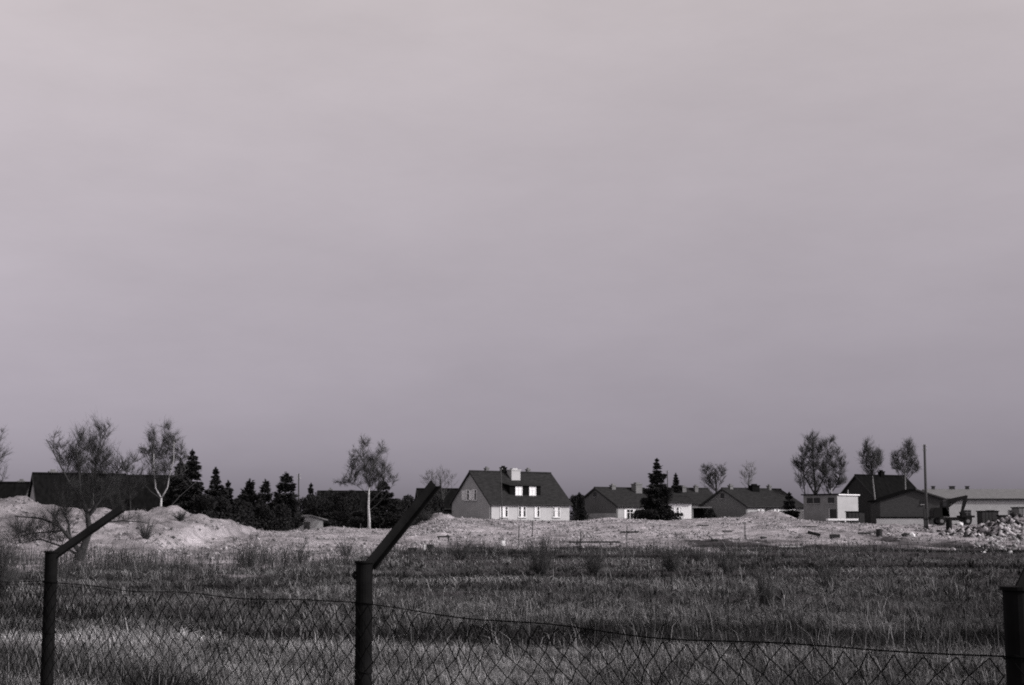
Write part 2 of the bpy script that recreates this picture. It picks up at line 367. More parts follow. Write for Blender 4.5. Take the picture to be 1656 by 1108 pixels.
# white wing and the roof behind it
h, r = house('white_house', 'small white house with low dark roof, half behind tall spruce', 1079, 203, 10, 3.6, 6.0, 2.75, 3.5, whitewash, whitewash, tiles, base=2.15)
window(h, FRONT, 1.55, .7, 1.0, 1.35, 'wdw')
h, r = house('grey_house', 'dark roofed house with two short chimneys, behind white house', 1082, 232, 20, 9.0, 8.0, 3.2, 5.4, plaster_grey, plaster_grey, tiles, base=2.1)
chimney(r, 4.3, 3.2, 4.5, 5.75, .7, .7, brickwork); chimney(r, 6.6, 3.2, 4.5, 5.9, .6, .6, brickwork)
rt = thing('open_garage', (at(1120, 840, 205).x, 205, 2.15), math.radians(8), 'dark open lean-to garage with grey felt roof between two houses', 'garage')
b = MB(); b.box(0, .12, 0, 3.6, -.5, 2.0); b.build('side_wall', plaster_grey, rt)
b = MB(); b.box(2.5, 2.62, 0, 3.6, -.5, 2.0); b.build('side_wall', plaster_grey, rt)
b = MB(); b.box(.12, 2.5, 3.4, 3.55, -.5, 2.0); b.build('back_wall', darkwood, rt)
b = MB(); b.box(-.15, 2.8, -.3, 3.7, 2.0, 2.16); b.build('roof', sheet, rt)
b = MB(); b.box(.3, 1.2, .8, 1.5, -.5, .55); b.build('workbench', greywood, rt)

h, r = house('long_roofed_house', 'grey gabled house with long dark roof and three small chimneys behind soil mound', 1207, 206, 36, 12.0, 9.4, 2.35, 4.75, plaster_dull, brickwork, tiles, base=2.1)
window(h, GABLE, 4.75, 3.55, .42, .6, 'd', base=.022, frame=darkwood)
for u in (2.9, 6.3, 9.6): window(h, FRONT, u, .55, 1.05, 1.3, 'wdw')
b = MB(); b.box(3.9, 4.95, -.06, .02, -.4, 1.95); b.build('door', darkwood, h)
chimney(r, 1.6, 4.7, 4.4, 5.3, .6, .5, brickwork); chimney(r, 6.0, 4.2, 4.3, 5.35, 1.5, .8, tar); chimney(r, 9.7, 4.7, 4.4, 5.35, .5, .5, brickwork)

# flat roofed block seen on its corner
x = at(1355, 840, 188).x
rt = thing('flat_roofed_outbuilding', (x, 188, tz(x, 188) - .1), math.radians(42), 'flat roofed block with one sunlit blank wall and small high windows', 'outbuilding')
H = 3.75
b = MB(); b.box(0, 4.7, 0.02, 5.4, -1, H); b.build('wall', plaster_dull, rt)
b = MB(); b.box(-.03, 0, -.001, 5.4, -1, H - .02); b.build('side_wall', plaster_grey, rt)  # shaded side: its shade is put into a darker render colour
b = MB(); b.box(-.3, 4.85, -.15, 5.6, H, H + .16); rf = b.build('roof', tar, rt)
b = MB(); b.box(.1, 4.87, -.19, -.152, H - .05, H + .1); b.build('fascia', trim, rf)
for u in (4.35, 3.2, .95): window(rt, GABLE, u, 2.75, .75, .55, 'd', frame=darkwood, base=.03)
b = MB(); bars(b, (.2, 1.2, .03, .07, -.3, 1.85), GABLE); dd = b.build('door', darkwood, rt)
b = MB(); bars(b, (1.22, 1.32, .03, .09, -.3, 1.95), GABLE); b.build('door_post', palewood, dd)
b = MB(); b.tube([(1.6, 2.0, H + .1), (1.6, 2.0, H + .9)], .06, 6); b.build('vent_pipe', palewood, rf)
b = MB(); b.tube([(3.9, 1.0, H + .1), (3.9, 1.0, H + .7)], .05, 6); b.build('vent_pipe', palewood, rf)

# big hipped roof and brick annex
h, r = house('tall_roofed_house', 'tall dark roofed house behind the brick annex, gable beside flat roofed block', 1421, 205, 30, 9.6, 8.6, 3.4, 7.0, dark_brick, darkwood, tar, base=1.75)
chimney(r, 5.0, 4.3, 6.4, 7.7, .7, .7, tar)
x = at(1424, 840, 192).x
rt = thing('brick_annex', (x, 192, tz(x, 192)), math.radians(-4), 'dark brick annex with shallow gable and pale eaves, behind leaning pole', 'annex')
b = MB(); b.prism([(0, -.5), (8.3, -.5), (8.3, 3.55), (4.7, 4.75), (0, 3.3)], 'y', 0, 7); b.build('wall', dark_brick, rt)
b = MB(); b.prism([(4.7, 4.78), (8.75, 3.45), (8.75, 3.62), (4.7, 4.95)], 'y', -.35, 7.3); rf = b.build('roof', sheet, rt)
b = MB(); b.prism([(-.4, 3.2), (4.697, 4.78), (4.697, 4.95), (-.4, 3.38)], 'y', -.35, 7.3); b.build('roof', tar, rt)
b = MB(); b.prism([(4.7, 4.70), (8.75, 3.37), (8.75, 3.55), (4.7, 4.88)], 'y', -.40, -.352); b.build('bargeboard', darkwood, rf)
b = MB(); b.box(-.6, 6.2, -.42, -.2, -.6, .95); b.build('plinth_wall', plaster_dull, rt)
b = MB(); b.box(-.6, 7.0, -.5, -.1, 1.0, 1.16); b.build('ledge', tar, rt)
window(rt, FRONT, 5.6, 2.9, .35, .35, 'd', frame=darkwood)

x = at(1512, 840, 228).x
rt = thing('long_barrack', (x, 228, 1.6), math.radians(2), 'long low pale hall with grey sheet roof and three roof vents behind excavator', 'hall')
b = MB(); b.box(0, 24, 0, 9, -.5, 4.15); b.build('wall', plaster_dull, rt)
b = MB(); b.prism([(-.4, 4.15), (4.5, 5.75), (4.5, 5.9), (-.4, 4.32)], 'x', -.3, 24.3); b.prism([(9.4, 4.15), (9.4, 4.32), (4.501, 5.9), (4.501, 5.75)], 'x', -.3, 24.3)
rf = b.build('roof', sheet, rt)
for u, w in ((1.4, .45), (4.5, .8), (7.0, .5)):
    b = MB(); b.box(u - w/2, u + w/2, 4.3, 4.7, 5.8, 6.3); b.box(u - w/2 - .1, u + w/2 + .1, 4.2, 4.8, 6.3, 6.38); b.build('roof_vent', darkwood, rf)
b = MB(); b.tube([(-.3, -.5, 4.2), (24.3, -.5, 4.2)], .09, 6); b.build('gutter', darkwood, rf)
for u in (5.2, 9.0, 12.6): window(rt, FRONT, u, 1.3, 1.2, 1.1, 'dd', frame=greywood)

# dark roofs behind the soil bank
def big_roof(name, label, px0, px1, py, Y, a, W, drop, gw, wallm, chim=()):
    p = at(px0, py, Y); L = (px1 - px0) * mpp(Y) / math.cos(math.radians(a)); zr = p.z - .2 - 1.0
    ar = math.radians(a); L = (px1 - px0) * mpp(Y) / (math.cos(ar) - p.x / Y * math.sin(ar))
    root = thing(name, (p.x + W/2 * math.sin(ar), Y - W/2 * math.cos(ar), 1.0), ar, label, 'house')
    ze = zr - drop
    w = MB(); w.box(0, L, .02, W, -.6, ze); w.build('wall', wallm, root)
    for x0 in (-.02, L - .3):
        g = MB(); g.prism([(0, -.6), (W, -.6), (W, ze), (W/2, zr), (0, ze)], 'x', x0, x0 + .32); g.build('gable_wall', gw, root)
    r = roof(root, L, W, ze, zr, tar, th=.2)
    for (u, w_, hh) in chim: chimney(r, u, W/2 + .3, zr - .8, zr + hh, w_, .6, brickwork)
    return root
big_roof('farmhouse', 'long dark steep-roofed house with pale end wall behind the soil bank', 56, 205, 766, 150, 27, 9.0, 4.2, plaster_dull, brickwork, chim=((1.9, .8, .35), (7.2, .6, .2)))
big_roof('barn', 'dark roofed barn adjoining long steep-roofed house, behind white forked birch', 196, 300, 770, 158, 8, 8.0, 3.9, boarding, boarding)
big_roof('cottage', 'low dark roofed cottage with small white chimney cap beside pale end wall', -60, 47, 781, 158, 3, 7.0, 2.6, boarding, boarding, chim=((6.3, .7, .3),))
hh = big_roof('hidden_house', 'dark roofed house among trees behind the utility pole', 516, 612, 795, 205, 6, 7.0, 3.0, darkwood, darkwood, chim=((1.6, .5, .4),))
hh = big_roof('dark_shed_house', 'small dark roofed house behind the diagonal fence arm', 676, 752, 791, 214, 10, 7.0, 2.6, boarding, darkwood)
# little sheds
x = at(482, 850, 163).x
rt = thing('garden_shed', (x, 163, tz(x, 163)), math.radians(28), 'small grey garden shed with thin pale lean-to roof at foot of utility pole', 'shed')
b = MB(); b.prism([(0, -.6), (3.0, -.6), (3.0, 1.35), (1.4, 1.75), (0, 1.5)], 'y', 0, 2.4); b.build('wall', plaster_grey, rt)
b = MB(); b.prism([(-.5, 1.5), (1.4, 1.77), (3.5, 1.25), (3.5, 1.37), (1.4, 1.9), (-.5, 1.62)], 'y', -.25, 2.6); b.build('roof', sheet, rt)
b = MB(); b.box(.7, 1.4, -.05, 0, -.4, 1.1); b.build('door', darkwood, rt)
x = at(622, 850, 171).x
rt = thing('open_shelter', (x, 171, tz(x, 171)), math.radians(5), 'black open-fronted shelter under spruce beside white birch', 'shelter')
b = MB(); b.box(-.2, 3.3, -.2, 2.4, 1.1, 1.25); b.build('roof', tar, rt)
b = MB(); b.box(0, 3.1, 2.0, 2.1, -.5, 1.1); b.build('back_wall', darkwood, rt)
for u in (0, 3.0):
    b = MB(); b.box(u, u + .12, 0, .12, -.5, 1.1); b.build('post', darkwood, rt)

def crate(name, label, px0, px1, py0, py1, Y, m, depth=1.6, cat='shed', rz=4, lid=.12):
    p = at(px0, py1, Y); w = (px1 - px0) * mpp(Y); hgt = (py1 - py0) * mpp(Y)
    z = tz(p.x + w/2, Y); rt = thing(name, (p.x, Y, min(p.z, z)), math.radians(rz), label, cat)
    b = MB(); b.box(0, w, 0, depth, -.3, hgt); b.build('wall', m, rt)
    for k in range(int(w / .45)):
        q = MB(); q.box(.06 + k*.45, .06 + k*.45 + .36, -.035, 0, -.2, hgt - .06); q.build('plank', m, rt)
    b = MB(); b.box(-.1, w + .1, -.1, depth + .1, hgt, hgt + lid); b.build('roof', tar, rt)
    return rt
crate('tool_shed', 'dark planked tool shed standing below end of the long pale hall', 1588, 1616, 817, 842, 186, darkwood)
crate('plank_box', 'black planked box beside the tool shed', 1618, 1632, 822, 838, 184, darkwood, 1.0, 'box')
crate('site_hut', 'dark site hut with flat roof beyond rubble heap', 1648, 1700, 808, 840, 188, brickwork, 2.2, 'hut')
crate('timber_bin', 'dark planked bin against sunlit wall of flat roofed block', 1372, 1399, 825, 845, 182, darkwood, 1.0, 'bin')

# ------------------------------------------------------------------ poles and the excavator
def pole(label, px, py0, py1, Y, r=0.11, lean=0.0, arms=1, strut=False):
    b0 = at(px, py1, Y); z0 = min(tz(b0.x, Y), b0.z); top = at(px + lean, py0, Y)
    rt = thing('utility_pole', (b0.x, Y, z0), 0, label, 'pole', 'wooden utility poles')
    h = top.z - z0; dx = top.x - b0.x
    b = MB(); b.tube([(0, 0, -.4), (dx*.5, 0, h*.5), (dx, 0, h)], [r, r*.85, r*.7], 8); b.build('shaft', poletimber, rt, smooth=True)
    for k in range(arms):
        for s in (-1, 1):
            b = MB(); z = h - .25 - k*.45; b.tube([(dx, 0, z), (dx + s*.16, -.03, z + .02), (dx + s*.2, -.03, z + .14)], .02, 5); b.tube([(dx + s*.2, -.03, z + .12), (dx + s*.2, -.03, z + .24)], .05, 6)
            b.build('insulator', concrete, rt)
    if strut:
        b = MB(); b.box(-.28, -.04, -.2, .1, -.3, 2.3); b.build('footing', darkwood, rt)
        b = MB(); b.box(-.32, .12, -.24, .12, 1.2, 1.3); b.box(-.32, .12, -.24, .12, .4, .5); b.build('strap', blackpaint, rt)
    return rt
pole('thin grey utility pole beside small garden shed', 483, 766, 861, 165, .10, 0, 2)
pole('thin utility pole in front of pale plastered house', 812, 757, 845, 186, .09, -2, 1)
pole('slim pole close beside tall spruce', 1081, 761, 842, 196, .09, -2, 1)
pole('tall leaning utility pole with dark footing beside excavator', 1499, 719, 859, 150, .17, -4, 2, True)

Y = 172; p = at(1512, 846, Y); z0 = tz(p.x + 2, Y); k = mpp(Y)
rt = thing('excavator', (p.x, Y, z0), 0, 'black wheeled excavator with raised bent boom before the pale hall', 'excavator')
def xz(px, py): q = at(px, py, Y); return (q.x - p.x, q.z - z0)
cx0, cz1 = xz(1511, 838); cx1, _ = xz(1573, 838)
b = MB(); b.box(cx0 + .6, cx1, .2, 1.9, .55, .95); b.box(cx1 - 1.3, cx1 + .3, .05, 2.05, .9, 1.15); b.build('chassis', blackpaint, rt, bevel=.03)
for wx in (cx0 + .9, cx1 - .55):
    for wy in (.0, 1.75):
        b = MB(); b.tube([(wx, wy, .48), (wx, wy + .1, .48), (wx, wy + .35, .48)], [.42, .48, .44], 16); w_ = b.build('wheel', rubber, rt)
        b = MB(); b.tube([(wx, wy - .02, .48), (wx, wy + .05, .48)], .22, 12); b.build('rim', greywood, w_)
a0, t0 = xz(1510, 821); a1, t1 = xz(1532, 836)
b = MB(); b.prism([(a0, t1), (a0, t0 - .35), (a0 + .25, t0), (a1 - .1, t0 + .05), (a1 + .35, t1 + .25), (a1 + .35, t1)], 'y', .1, 1.95); b.build('engine_housing', blackpaint, rt, bevel=.03)
b = MB(); b.prism([(a1 - .55, t1 + .1), (a1 - .6, t0 + .75), (a1 + .05, t0 + .8), (a1 + .3, t0 + .1), (a1 + .3, t1 + .1)], 'y', .1, .95); cb = b.build('cab', blackpaint, rt, bevel=.03)
b = MB(); b.box(a1 - .45, a1 + .0, .085, .1, t0 + .15, t0 + .65); b.build('pane', glass, cb)
def beam(pts, w, name, y0=1.05, y1=1.35):
    b = MB()
    for (q0, q1, w0, w1) in zip(pts[:-1], pts[1:], w[:-1], w[1:]):
        d = Vector((q1[0] - q0[0], q1[1] - q0[1])).normalized(); n = Vector((-d.y, d.x))
        b.prism([(q0[0] - n.x*w0, q0[1] - n.y*w0), (q1[0] - n.x*w1, q1[1] - n.y*w1), (q1[0] + n.x*w1, q1[1] + n.y*w1), (q0[0] + n.x*w0, q0[1] + n.y*w0)], 'y', y0, y1)
    return b.build(name, blackpaint, rt)
beam([xz(1528, 826), xz(1540, 811), xz(1567, 803)], [.22, .32, .16], 'boom')
beam([xz(1568, 801), xz(1565, 812), xz(1560, 830)], [.12, .2, .12], 'stick', 1.06, 1.34)
beam([xz(1536, 822), xz(1551, 811)], [.07, .05], 'hydraulic_ram', 1.1, 1.3)
q0, q1 = xz(1560, 829); b = MB(); b.prism([(q0 - .2, q1 + .1), (q0 + .25, q1 + .1), (q0 + .5, q1 - .3), (q0 + .25, q1 - .75), (q0 - .35, q1 - .7), (q0 - .45, q1 - .45), (q0 - .05, q1 - .4)], 'y', .8, 1.6); b.build('bucket', blackpaint, rt)

# ------------------------------------------------------------------ leafless trees
def curve3(p, q, bow, n=4):
    p, q = np.array(p, float), np.array(q, float); L = np.linalg.norm(q - p)
    b = (rng.random(3) - .5) * L * bow
    return [tuple(p + (q - p) * t + b * math.sin(math.pi * t)) for t in np.linspace(0, 1, n)]
def bare_tree(name, label, Y, stems, lobes, barkm, twigm, seed, sec=26, twigs=12, tw=.011, droop=0.0, group='leafless trees around the village', base=None, pale=99):
    """stems: polylines of (px, py, width px); lobes of the crown: (px, py, rx px, ry px). All at their own distance Y with real depth."""
    global rng; rng = np.random.default_rng(seed); k = mpp(Y)
    px, py, _ = stems[0][0]; B = at(px, py, Y); z0 = min(tz(B.x, Y), B.z + .5) if base is None else base; O = np.array([B.x, Y, z0])
    rt = thing(name, tuple(O), 0, label, 'tree', group)
    tr = MB(); lm = MB(); pts = []; seen = {}
    for si, st in enumerate(stems):
        sl = (rng.random() - .5) * 1.1 * (si > 0); P = []; R = []; zb = at(st[0][0], st[0][1], Y).z
        y_in = next((v for (xx, yy), v in reversed(list(seen.items())) if abs(xx - st[0][0]) < 6 and abs(yy - st[0][1]) < 6), 0.0)
        for j, (x, y, w) in enumerate(st):
            q = at(x, y, Y); q.y += y_in + sl * (q.z - zb) * .7; seen[(x, y)] = q.y - Y; P.append(np.array(q) - O); R.append(w * k / 2)
        if si == 0: P[0][2] = -.15; R[0] *= 1.25
        PP, RR = [], []
        for j in range(len(P) - 1):
            for t in (0, .5): PP.append(P[j] * (1 - t) + P[j + 1] * t + (rng.random(3) - .5) * R[j] * .5 * (j + t > 0)); RR.append(R[j] * (1 - t) + R[j + 1] * t)
        PP.append(P[-1]); RR.append(R[-1]); (tr if si < pale else lm).tube(PP, RR, 7)
        for j in range(len(PP) - 1):
            for t in np.linspace(0, 1, 4): pts.append(PP[j] * (1 - t) + PP[j + 1] * t)
    tr.build('trunk', barkm, rt, smooth=True)
    if lm.v: lm.build('limbs', barkgrey, rt, smooth=True)
    pts = np.array(pts)
    lines, SB, ST, SR = [], [], [], []; cs, wt = [], []
    for (x, y, rx, ry) in lobes:
        c = np.array(at(x, y, Y)) - O; rx, ry = rx * k, ry * k; c[1] += (rng.random() - .5) * rx * 1.4; cs.append((c, rx, ry)); wt.append(rx * ry)
    pool = [pts]
    def attach(e, P, steep):
        dv = e - P; hz = np.hypot(dv[:, 0], dv[:, 1]); cost = np.linalg.norm(dv, axis=1) + 2.0 * np.maximum(0, hz * steep - dv[:, 2]) + np.where(dv[:, 2] < 0, 1.0 * (1 - droop * 2), 0)
        return P[np.argmin(cost + rng.random(len(P)) * .25)]
    for (c, rx, ry) in cs:                              # limbs reaching into each mass of the crown
        for _ in range(3):
            e = c + (rng.random(3) - .5) * np.array([rx, rx, ry]) * 1.3 + np.array([0, 0, ry * .3]); a = attach(e, pts, 1.1); L = np.linalg.norm(e - a)
            lb = np.array(curve3(a, e, .14, 7)); r0 = min(.045, .012 + .011 * L) * (1 if k > .03 else 1); lines.append(([tuple(q) for q in lb], list(np.linspace(r0, .008, 7))))
            pool.append(np.concatenate([lb[1:], (lb[1:] + lb[:-1]) / 2]))
    P = np.concatenate(pool); wt = np.array(wt) / sum(wt); tot = sec * len(lobes)
    for li in rng.choice(len(cs), tot, p=wt):
        c, rx, ry = cs[li]; v = rng.normal(size=3); v /= np.linalg.norm(v); e = c + v * np.array([rx, rx, ry]) * (1.12 * rng.random() ** .42)
        a = attach(e, P, .8); L = np.linalg.norm(e - a) + 1e-6; sc = np.array(curve3(a, e, .2, 4)); lines.append(([tuple(q) for q in sc], [tw * 1.5, tw * 1.2, tw * .9, tw * .4]))
        t = rng.random(twigs) * .95 + .05; f = t * 3; i0 = np.minimum(f.astype(int), 2); w = (f - i0)[:, None]
        b = sc[i0] * (1 - w) + sc[i0 + 1] * w; d = (e - a) / L + rng.normal(size=(twigs, 3)) * .42 + np.array([0, 0, .45 - droop * 3])
        d /= np.linalg.norm(d, axis=1, keepdims=True); l = (.25 + .6 * rng.random(twigs))[:, None] * min(max(rx, ry), 1.3) * .75
        SB.append(b); ST.append(b + d * l); SR.append(np.full(twigs, tw * .8))
        for _k in range(3):
            t2 = rng.random((twigs, 1)) * .8 + .15; b2 = b + d * l * t2; d2 = d + rng.normal(size=(twigs, 3)) * .42 + np.array([0, 0, .12 - droop * 2]); d2 /= np.linalg.norm(d2, axis=1, keepdims=True)
            SB.append(b2); ST.append(b2 + d2 * l * (.35 + .45 * rng.random((twigs, 1)))); SR.append(np.full(twigs, tw * .62))
    V1, T1 = tubes_np(lines, 3); V2, T2 = spikes(np.concatenate(SB), np.concatenate(ST), np.concatenate(SR))
    V, T = merge([(V1, T1), (V2, T2)]); np_mesh('crown', V, T, twigm, rt)
    return rt
twigdark = mat('dark_twigs', 0.04, 0.95); twiggrey = mat('grey_twigs', 0.085, 0.95); twigbirch = mat('birch_twigs', 0.055, 0.95); twigpale = mat('pale_twigs', 0.13, 0.95)
bare_tree('fruit_tree', 'dark forked leafless tree with wide low branches below the soil bank', 78,
    [[(126,908,16),(136,885,12.5),(145,860,10),(142,832,8.5)], [(142,832,8),(131,800,5),(131,765,4),(128,720,2)], [(143,834,7),(153,822,5),(152,790,3.5),(150,745,2.5)],
     [(143,832,5),(170,800,3),(186,770,2.5),(205,745,1.5)], [(131,894,9),(116,872,7),(100,850,4.5),(70,838,3),(30,835,1.5)], [(128,898,5),(100,884,3),(65,872,2),(25,880,1)], [(116,870,4),(110,845,3),(96,822,1.5)], [(116,868,4),(105,858,3),(60,862,2),(20,872,1)], [(140,820,4),(115,780,3),(100,745,2),(85,712,1)],
     [(144,850,4),(170,845,2.5),(200,842,2),(240,846,1)]],
    [(130,740,22,40),(150,720,24,36),(166,745,24,30),(108,745,20,30),(192,760,20,24),(89,714,14,16),(150,780,30,20),(60,848,38,15),(30,862,30,16),(105,835,28,16),(70,870,40,10),(95,855,24,16),(130,800,34,24),(170,790,30,24),(205,842,30,8),(168,700,12,18),(215,745,16,14)], bark, twigdark, 3, 46, 10, .0066)
bare_tree('birch_tree', 'white forked birch with wispy crown standing on the soil bank', 134,
    [[(260,830,4.2),(261,806,3.2)], [(261,806,2.6),(253,790,2.2),(253,760,1.7),(255,735,1.1)], [(261,806,2.6),(272,788,2.2),(275,772,1.9),(284,745,1.3),(286,715,.7)], [(275,772,1.2),(292,768,.9),(306,758,.6)], [(262,808,1.0),(245,795,.8),(232,780,.6)],
     [(266,830,1.2),(290,802,.9),(320,775,.6)]],
    [(246,712,10,24),(254,735,13,22),(268,702,9,22),(272,730,14,24),(284,722,10,22),(238,735,13,15),(293,740,10,18),(262,760,22,16),(294,768,12,10),(240,772,14,9),(230,726,7,8)], birchbark, twigbirch, 5, 40, 11, .009, .12, pale=3)
bare_tree('sapling', 'thin pale-stemmed sapling growing against dark roof of long steep-roofed house', 140, [[(152,832,2),(151,790,1.5),(149,750,.8)], [(151,790,1),(160,768,.6)]],
    [(150,752,8,12),(156,768,9,12),(146,770,8,12)], barkgrey, twiggrey, 31, 22, 9, .008)
bare_tree('bare_tree', 'spindly leafless tree between dark forked tree and forked birch', 142, [[(214,834,2.4),(210,800,1.8),(206,765,1)], [(210,800,1.2),(224,775,.7)], [(211,810,1.2),(196,785,.7)]],
    [(206,760,12,14),(222,768,12,14),(194,776,12,12),(212,788,20,14),(234,752,8,8)], bark, twigdark, 32, 26, 9, .009)
bare_tree('edge_tree', 'leafless tree rising behind low dark cottage', 160, [[(-14,815,7),(-12,760,5),(-8,720,3)]],
    [(-10,710,18,24),(-14,745,24,24),(2,735,14,18),(2,770,14,14),(-20,780,20,16)], bark, twigdark, 6, 24, 11, .011)
bare_tree('birch_tree', 'tall white birch with straight trunk in front of dark spruce', 160,
    [[(597,857,4.6),(596,820,3.8),(597,788,2.6)], [(597,788,2),(600,765,1.6),(606,745,1.2),(620,726,.7)], [(597,788,1.8),(592,760,1.3),(588,730,.9),(587,708,.5)], [(597,800,1.2),(578,786,.9),(556,775,.6)]],
    [(588,717,10,13),(620,730,8,15),(606,748,14,18),(590,750,16,20),(572,755,10,16),(598,770,22,14),(565,776,18,8),(552,781,12,6),(626,762,12,14),(612,770,14,12),(572,735,8,12),(636,775,8,10)], birchbark, twigbirch, 8, 44, 11, .010, .1, pale=1)
bare_tree('bare_tree', 'leafless tree between diagonal fence arm and plastered house', 206, [[(716,830,4.5),(714,800,3.5),(712,775,2)], [(714,800,2),(700,782,1.4)]],
    [(712,765,12,14),(692,776,13,13),(726,770,12,14),(704,782,22,12),(733,780,8,10)], bark, twiggrey, 9, 22, 9, .010)
bare_tree('bare_tree', 'dusky leafless tree behind dark roofed house with two chimneys', 250, [[(1159,815,4),(1158,785,3),(1156,765,2)]],
    [(1160,758,9,10),(1148,764,12,12),(1140,758,9,8),(1160,775,12,12),(1144,778,14,10),(1168,762,6,12)], bark, twigdark, 10, 36, 11, .014)
bare_tree('bare_tree', 'faint leafless tree behind chimneys of long roofed house', 270, [[(1212,815,3.5),(1211,785,2.5),(1212,765,1.5)]],
    [(1214,758,8,14),(1204,766,9,13),(1218,768,6,12),(1208,778,10,8)], barkgrey, twigpale, 12, 20, 9, .012)
bare_tree('poplar_tree', 'broad many-stemmed leafless tree behind flat roofed block', 215,
    [[(1319,820,4.5),(1318,790,3.4),(1315,750,2),(1314,715,1)], [(1318,800,2.8),(1300,770,2),(1294,745,1)], [(1319,800,2.8),(1338,765,2),(1344,725,1)], [(1330,815,2.6),(1352,785,1.8),(1360,755,1)], [(1304,818,2.2),(1302,780,1.5),(1298,760,.9)]],
    [(1314,712,14,13),(1306,728,14,14),(1324,726,14,14),(1344,716,9,13),(1348,738,14,16),(1296,748,14,13),(1290,752,8,8),(1316,752,20,18),(1338,758,18,18),(1360,752,10,15),(1302,775,18,13),(1356,778,13,13),(1330,780,20,12)], bark, twigdark, 14, 74, 12, .0125)
bare_tree('birch_tree', 'slender pale birch with leaning trunk before tall dark roof', 196,
    [[(1418,824,2.8),(1414,798,2.4),(1410,765,2.0),(1408,742,1.1)], [(1410,765,1.6),(1420,748,1)], [(1410,765,1.6),(1398,745,1)]],
    [(1403,722,9,13),(1396,738,8,13),(1408,742,14,16),(1418,738,10,14),(1402,755,14,10),(1422,752,6,10)], palebark, twigdark, 15, 56, 11, .011, pale=1)
bare_tree('birch_tree', 'leafless birch above the tall dark roof, beside leaning pole', 202,
    [[(1465,815,2.8),(1464,790,2.2),(1464,762,1.6),(1468,735,1.0)], [(1464,762,1.6),(1452,745,1)]],
    [(1471,724,8,15),(1463,738,11,16),(1476,742,8,16),(1452,742,10,14),(1446,752,8,10),(1466,758,18,9),(1482,756,8,10)], palebark, twigdark, 16, 56, 11, .011, pale=1)

# ------------------------------------------------------------------ conifers and bushes
def tri_cards(P, D, s, rs):
    """small triangles (needle sprays) at points P along directions D, length s"""
    n = len(P); D = D / (np.linalg.norm(D, axis=1, keepdims=True) + 1e-9); side = np.cross(D, rs.normal(size=(n, 3))); side /= np.linalg.norm(side, axis=1, keepdims=True) + 1e-9
    s = np.broadcast_to(s, (n,))[:, None]; a = P - D * s * .5
    V = np.stack([a + side * s * .32, a - side * s * .32, P + D * s * .7], 1).reshape(-1, 3); return V, np.arange(n * 3).reshape(-1, 3)
def spruce(label, px, py0, py1, hw, Y, seed, name='spruce_tree', dens=1.0, m=needle, pine=False, group='conifers in the gardens'):
    rs = np.random.default_rng(seed); k = mpp(Y); t = at(px, py0, Y); zb = tz(t.x, Y); zb = min(zb, at(px, py1, Y).z + .4); h = t.z - zb; R = hw * k
    rt = thing(name, (t.x, Y, zb), rs.random() * 6, label, 'tree', group)
    b = MB(); b.tube([(0, 0, -.2), (0, 0, h * .5), (0, 0, h * .98)], [.05 + h * .016, .03 + h * .009, .012], 7); b.build('trunk', bark, rt)
    PV, PD, PS, lines = [], [], [], []
    nl = max(8, int(h / (.50 if pine else .42)))
    for L in range(nl):
        f = (L + rs.random() * .95) / nl; lay = .66 + .5 * rs.random(); z = h * (.05 + .94 * f); rr = R * (1 - f) ** (.62 if pine else .80) * (1.0 if f > .12 else .85) + .1
        nb = int((6 if pine else 8) * (1 - f * .4)); a0 = rs.random() * 6.28
        for j in range(nb):
            a = a0 + 6.283 * j / nb + rs.normal() * .2; l = rr * lay * (.62 + .55 * rs.random()); rise = (.12 if pine else -.22) * l + rs.normal() * .06 * l
            n = int((26 + 80 * l) * dens); u = rs.random(n) ** (.45 if pine else .75)
            d = np.array([math.cos(a), math.sin(a), 0.0]); s = np.array([-d[1], d[0], 0.0])
            q = np.outer(u * l, d); q[:, 2] = z + rise * u + (0.16 * l * u * u if not pine else 0.0)
            sp = (.05 + .20 * l * (1 - (u - .35) ** 2)) if not pine else (.08 + .18 * l * u)
            lat = rs.normal(size=n) * sp; q += lat[:, None] * s; q[:, 2] += -np.abs(rs.normal(size=n)) * (.16 + .08 * l) + (rs.normal(size=n) * .16 if pine else 0)
            PV.append(q); PD.append(d + np.sign(lat)[:, None] * s * .7 + np.array([0, 0, .3 if pine else -.25]) + rs.normal(size=(n, 3)) * .3); PS.append(.17 + .2 * rs.random(n))
            lines.append(([(0, 0, z), tuple(d * l * .5 + np.array([0, 0, z + rise * .5])), tuple(d * l * .92 + np.array([0, 0, z + rise + .1 * l]))], [.03, .02, .006]))
    n = 30; PV.append(np.stack([rs.normal(size=n) * .05, rs.normal(size=n) * .05, h - rs.random(n) * .5], 1)); PD.append(np.tile([0, 0, 1.], (n, 1)) + rs.normal(size=(n, 3)) * .3); PS.append(np.full(n, .2))
    V1, T1 = tubes_np(lines, 3); V2, T2 = tri_cards(np.concatenate(PV), np.concatenate(PD), np.concatenate(PS), rs)
    V, T = merge([(V1, T1), (V2, T2)]); np_mesh('crown', V, T, m, rt)
    return rt
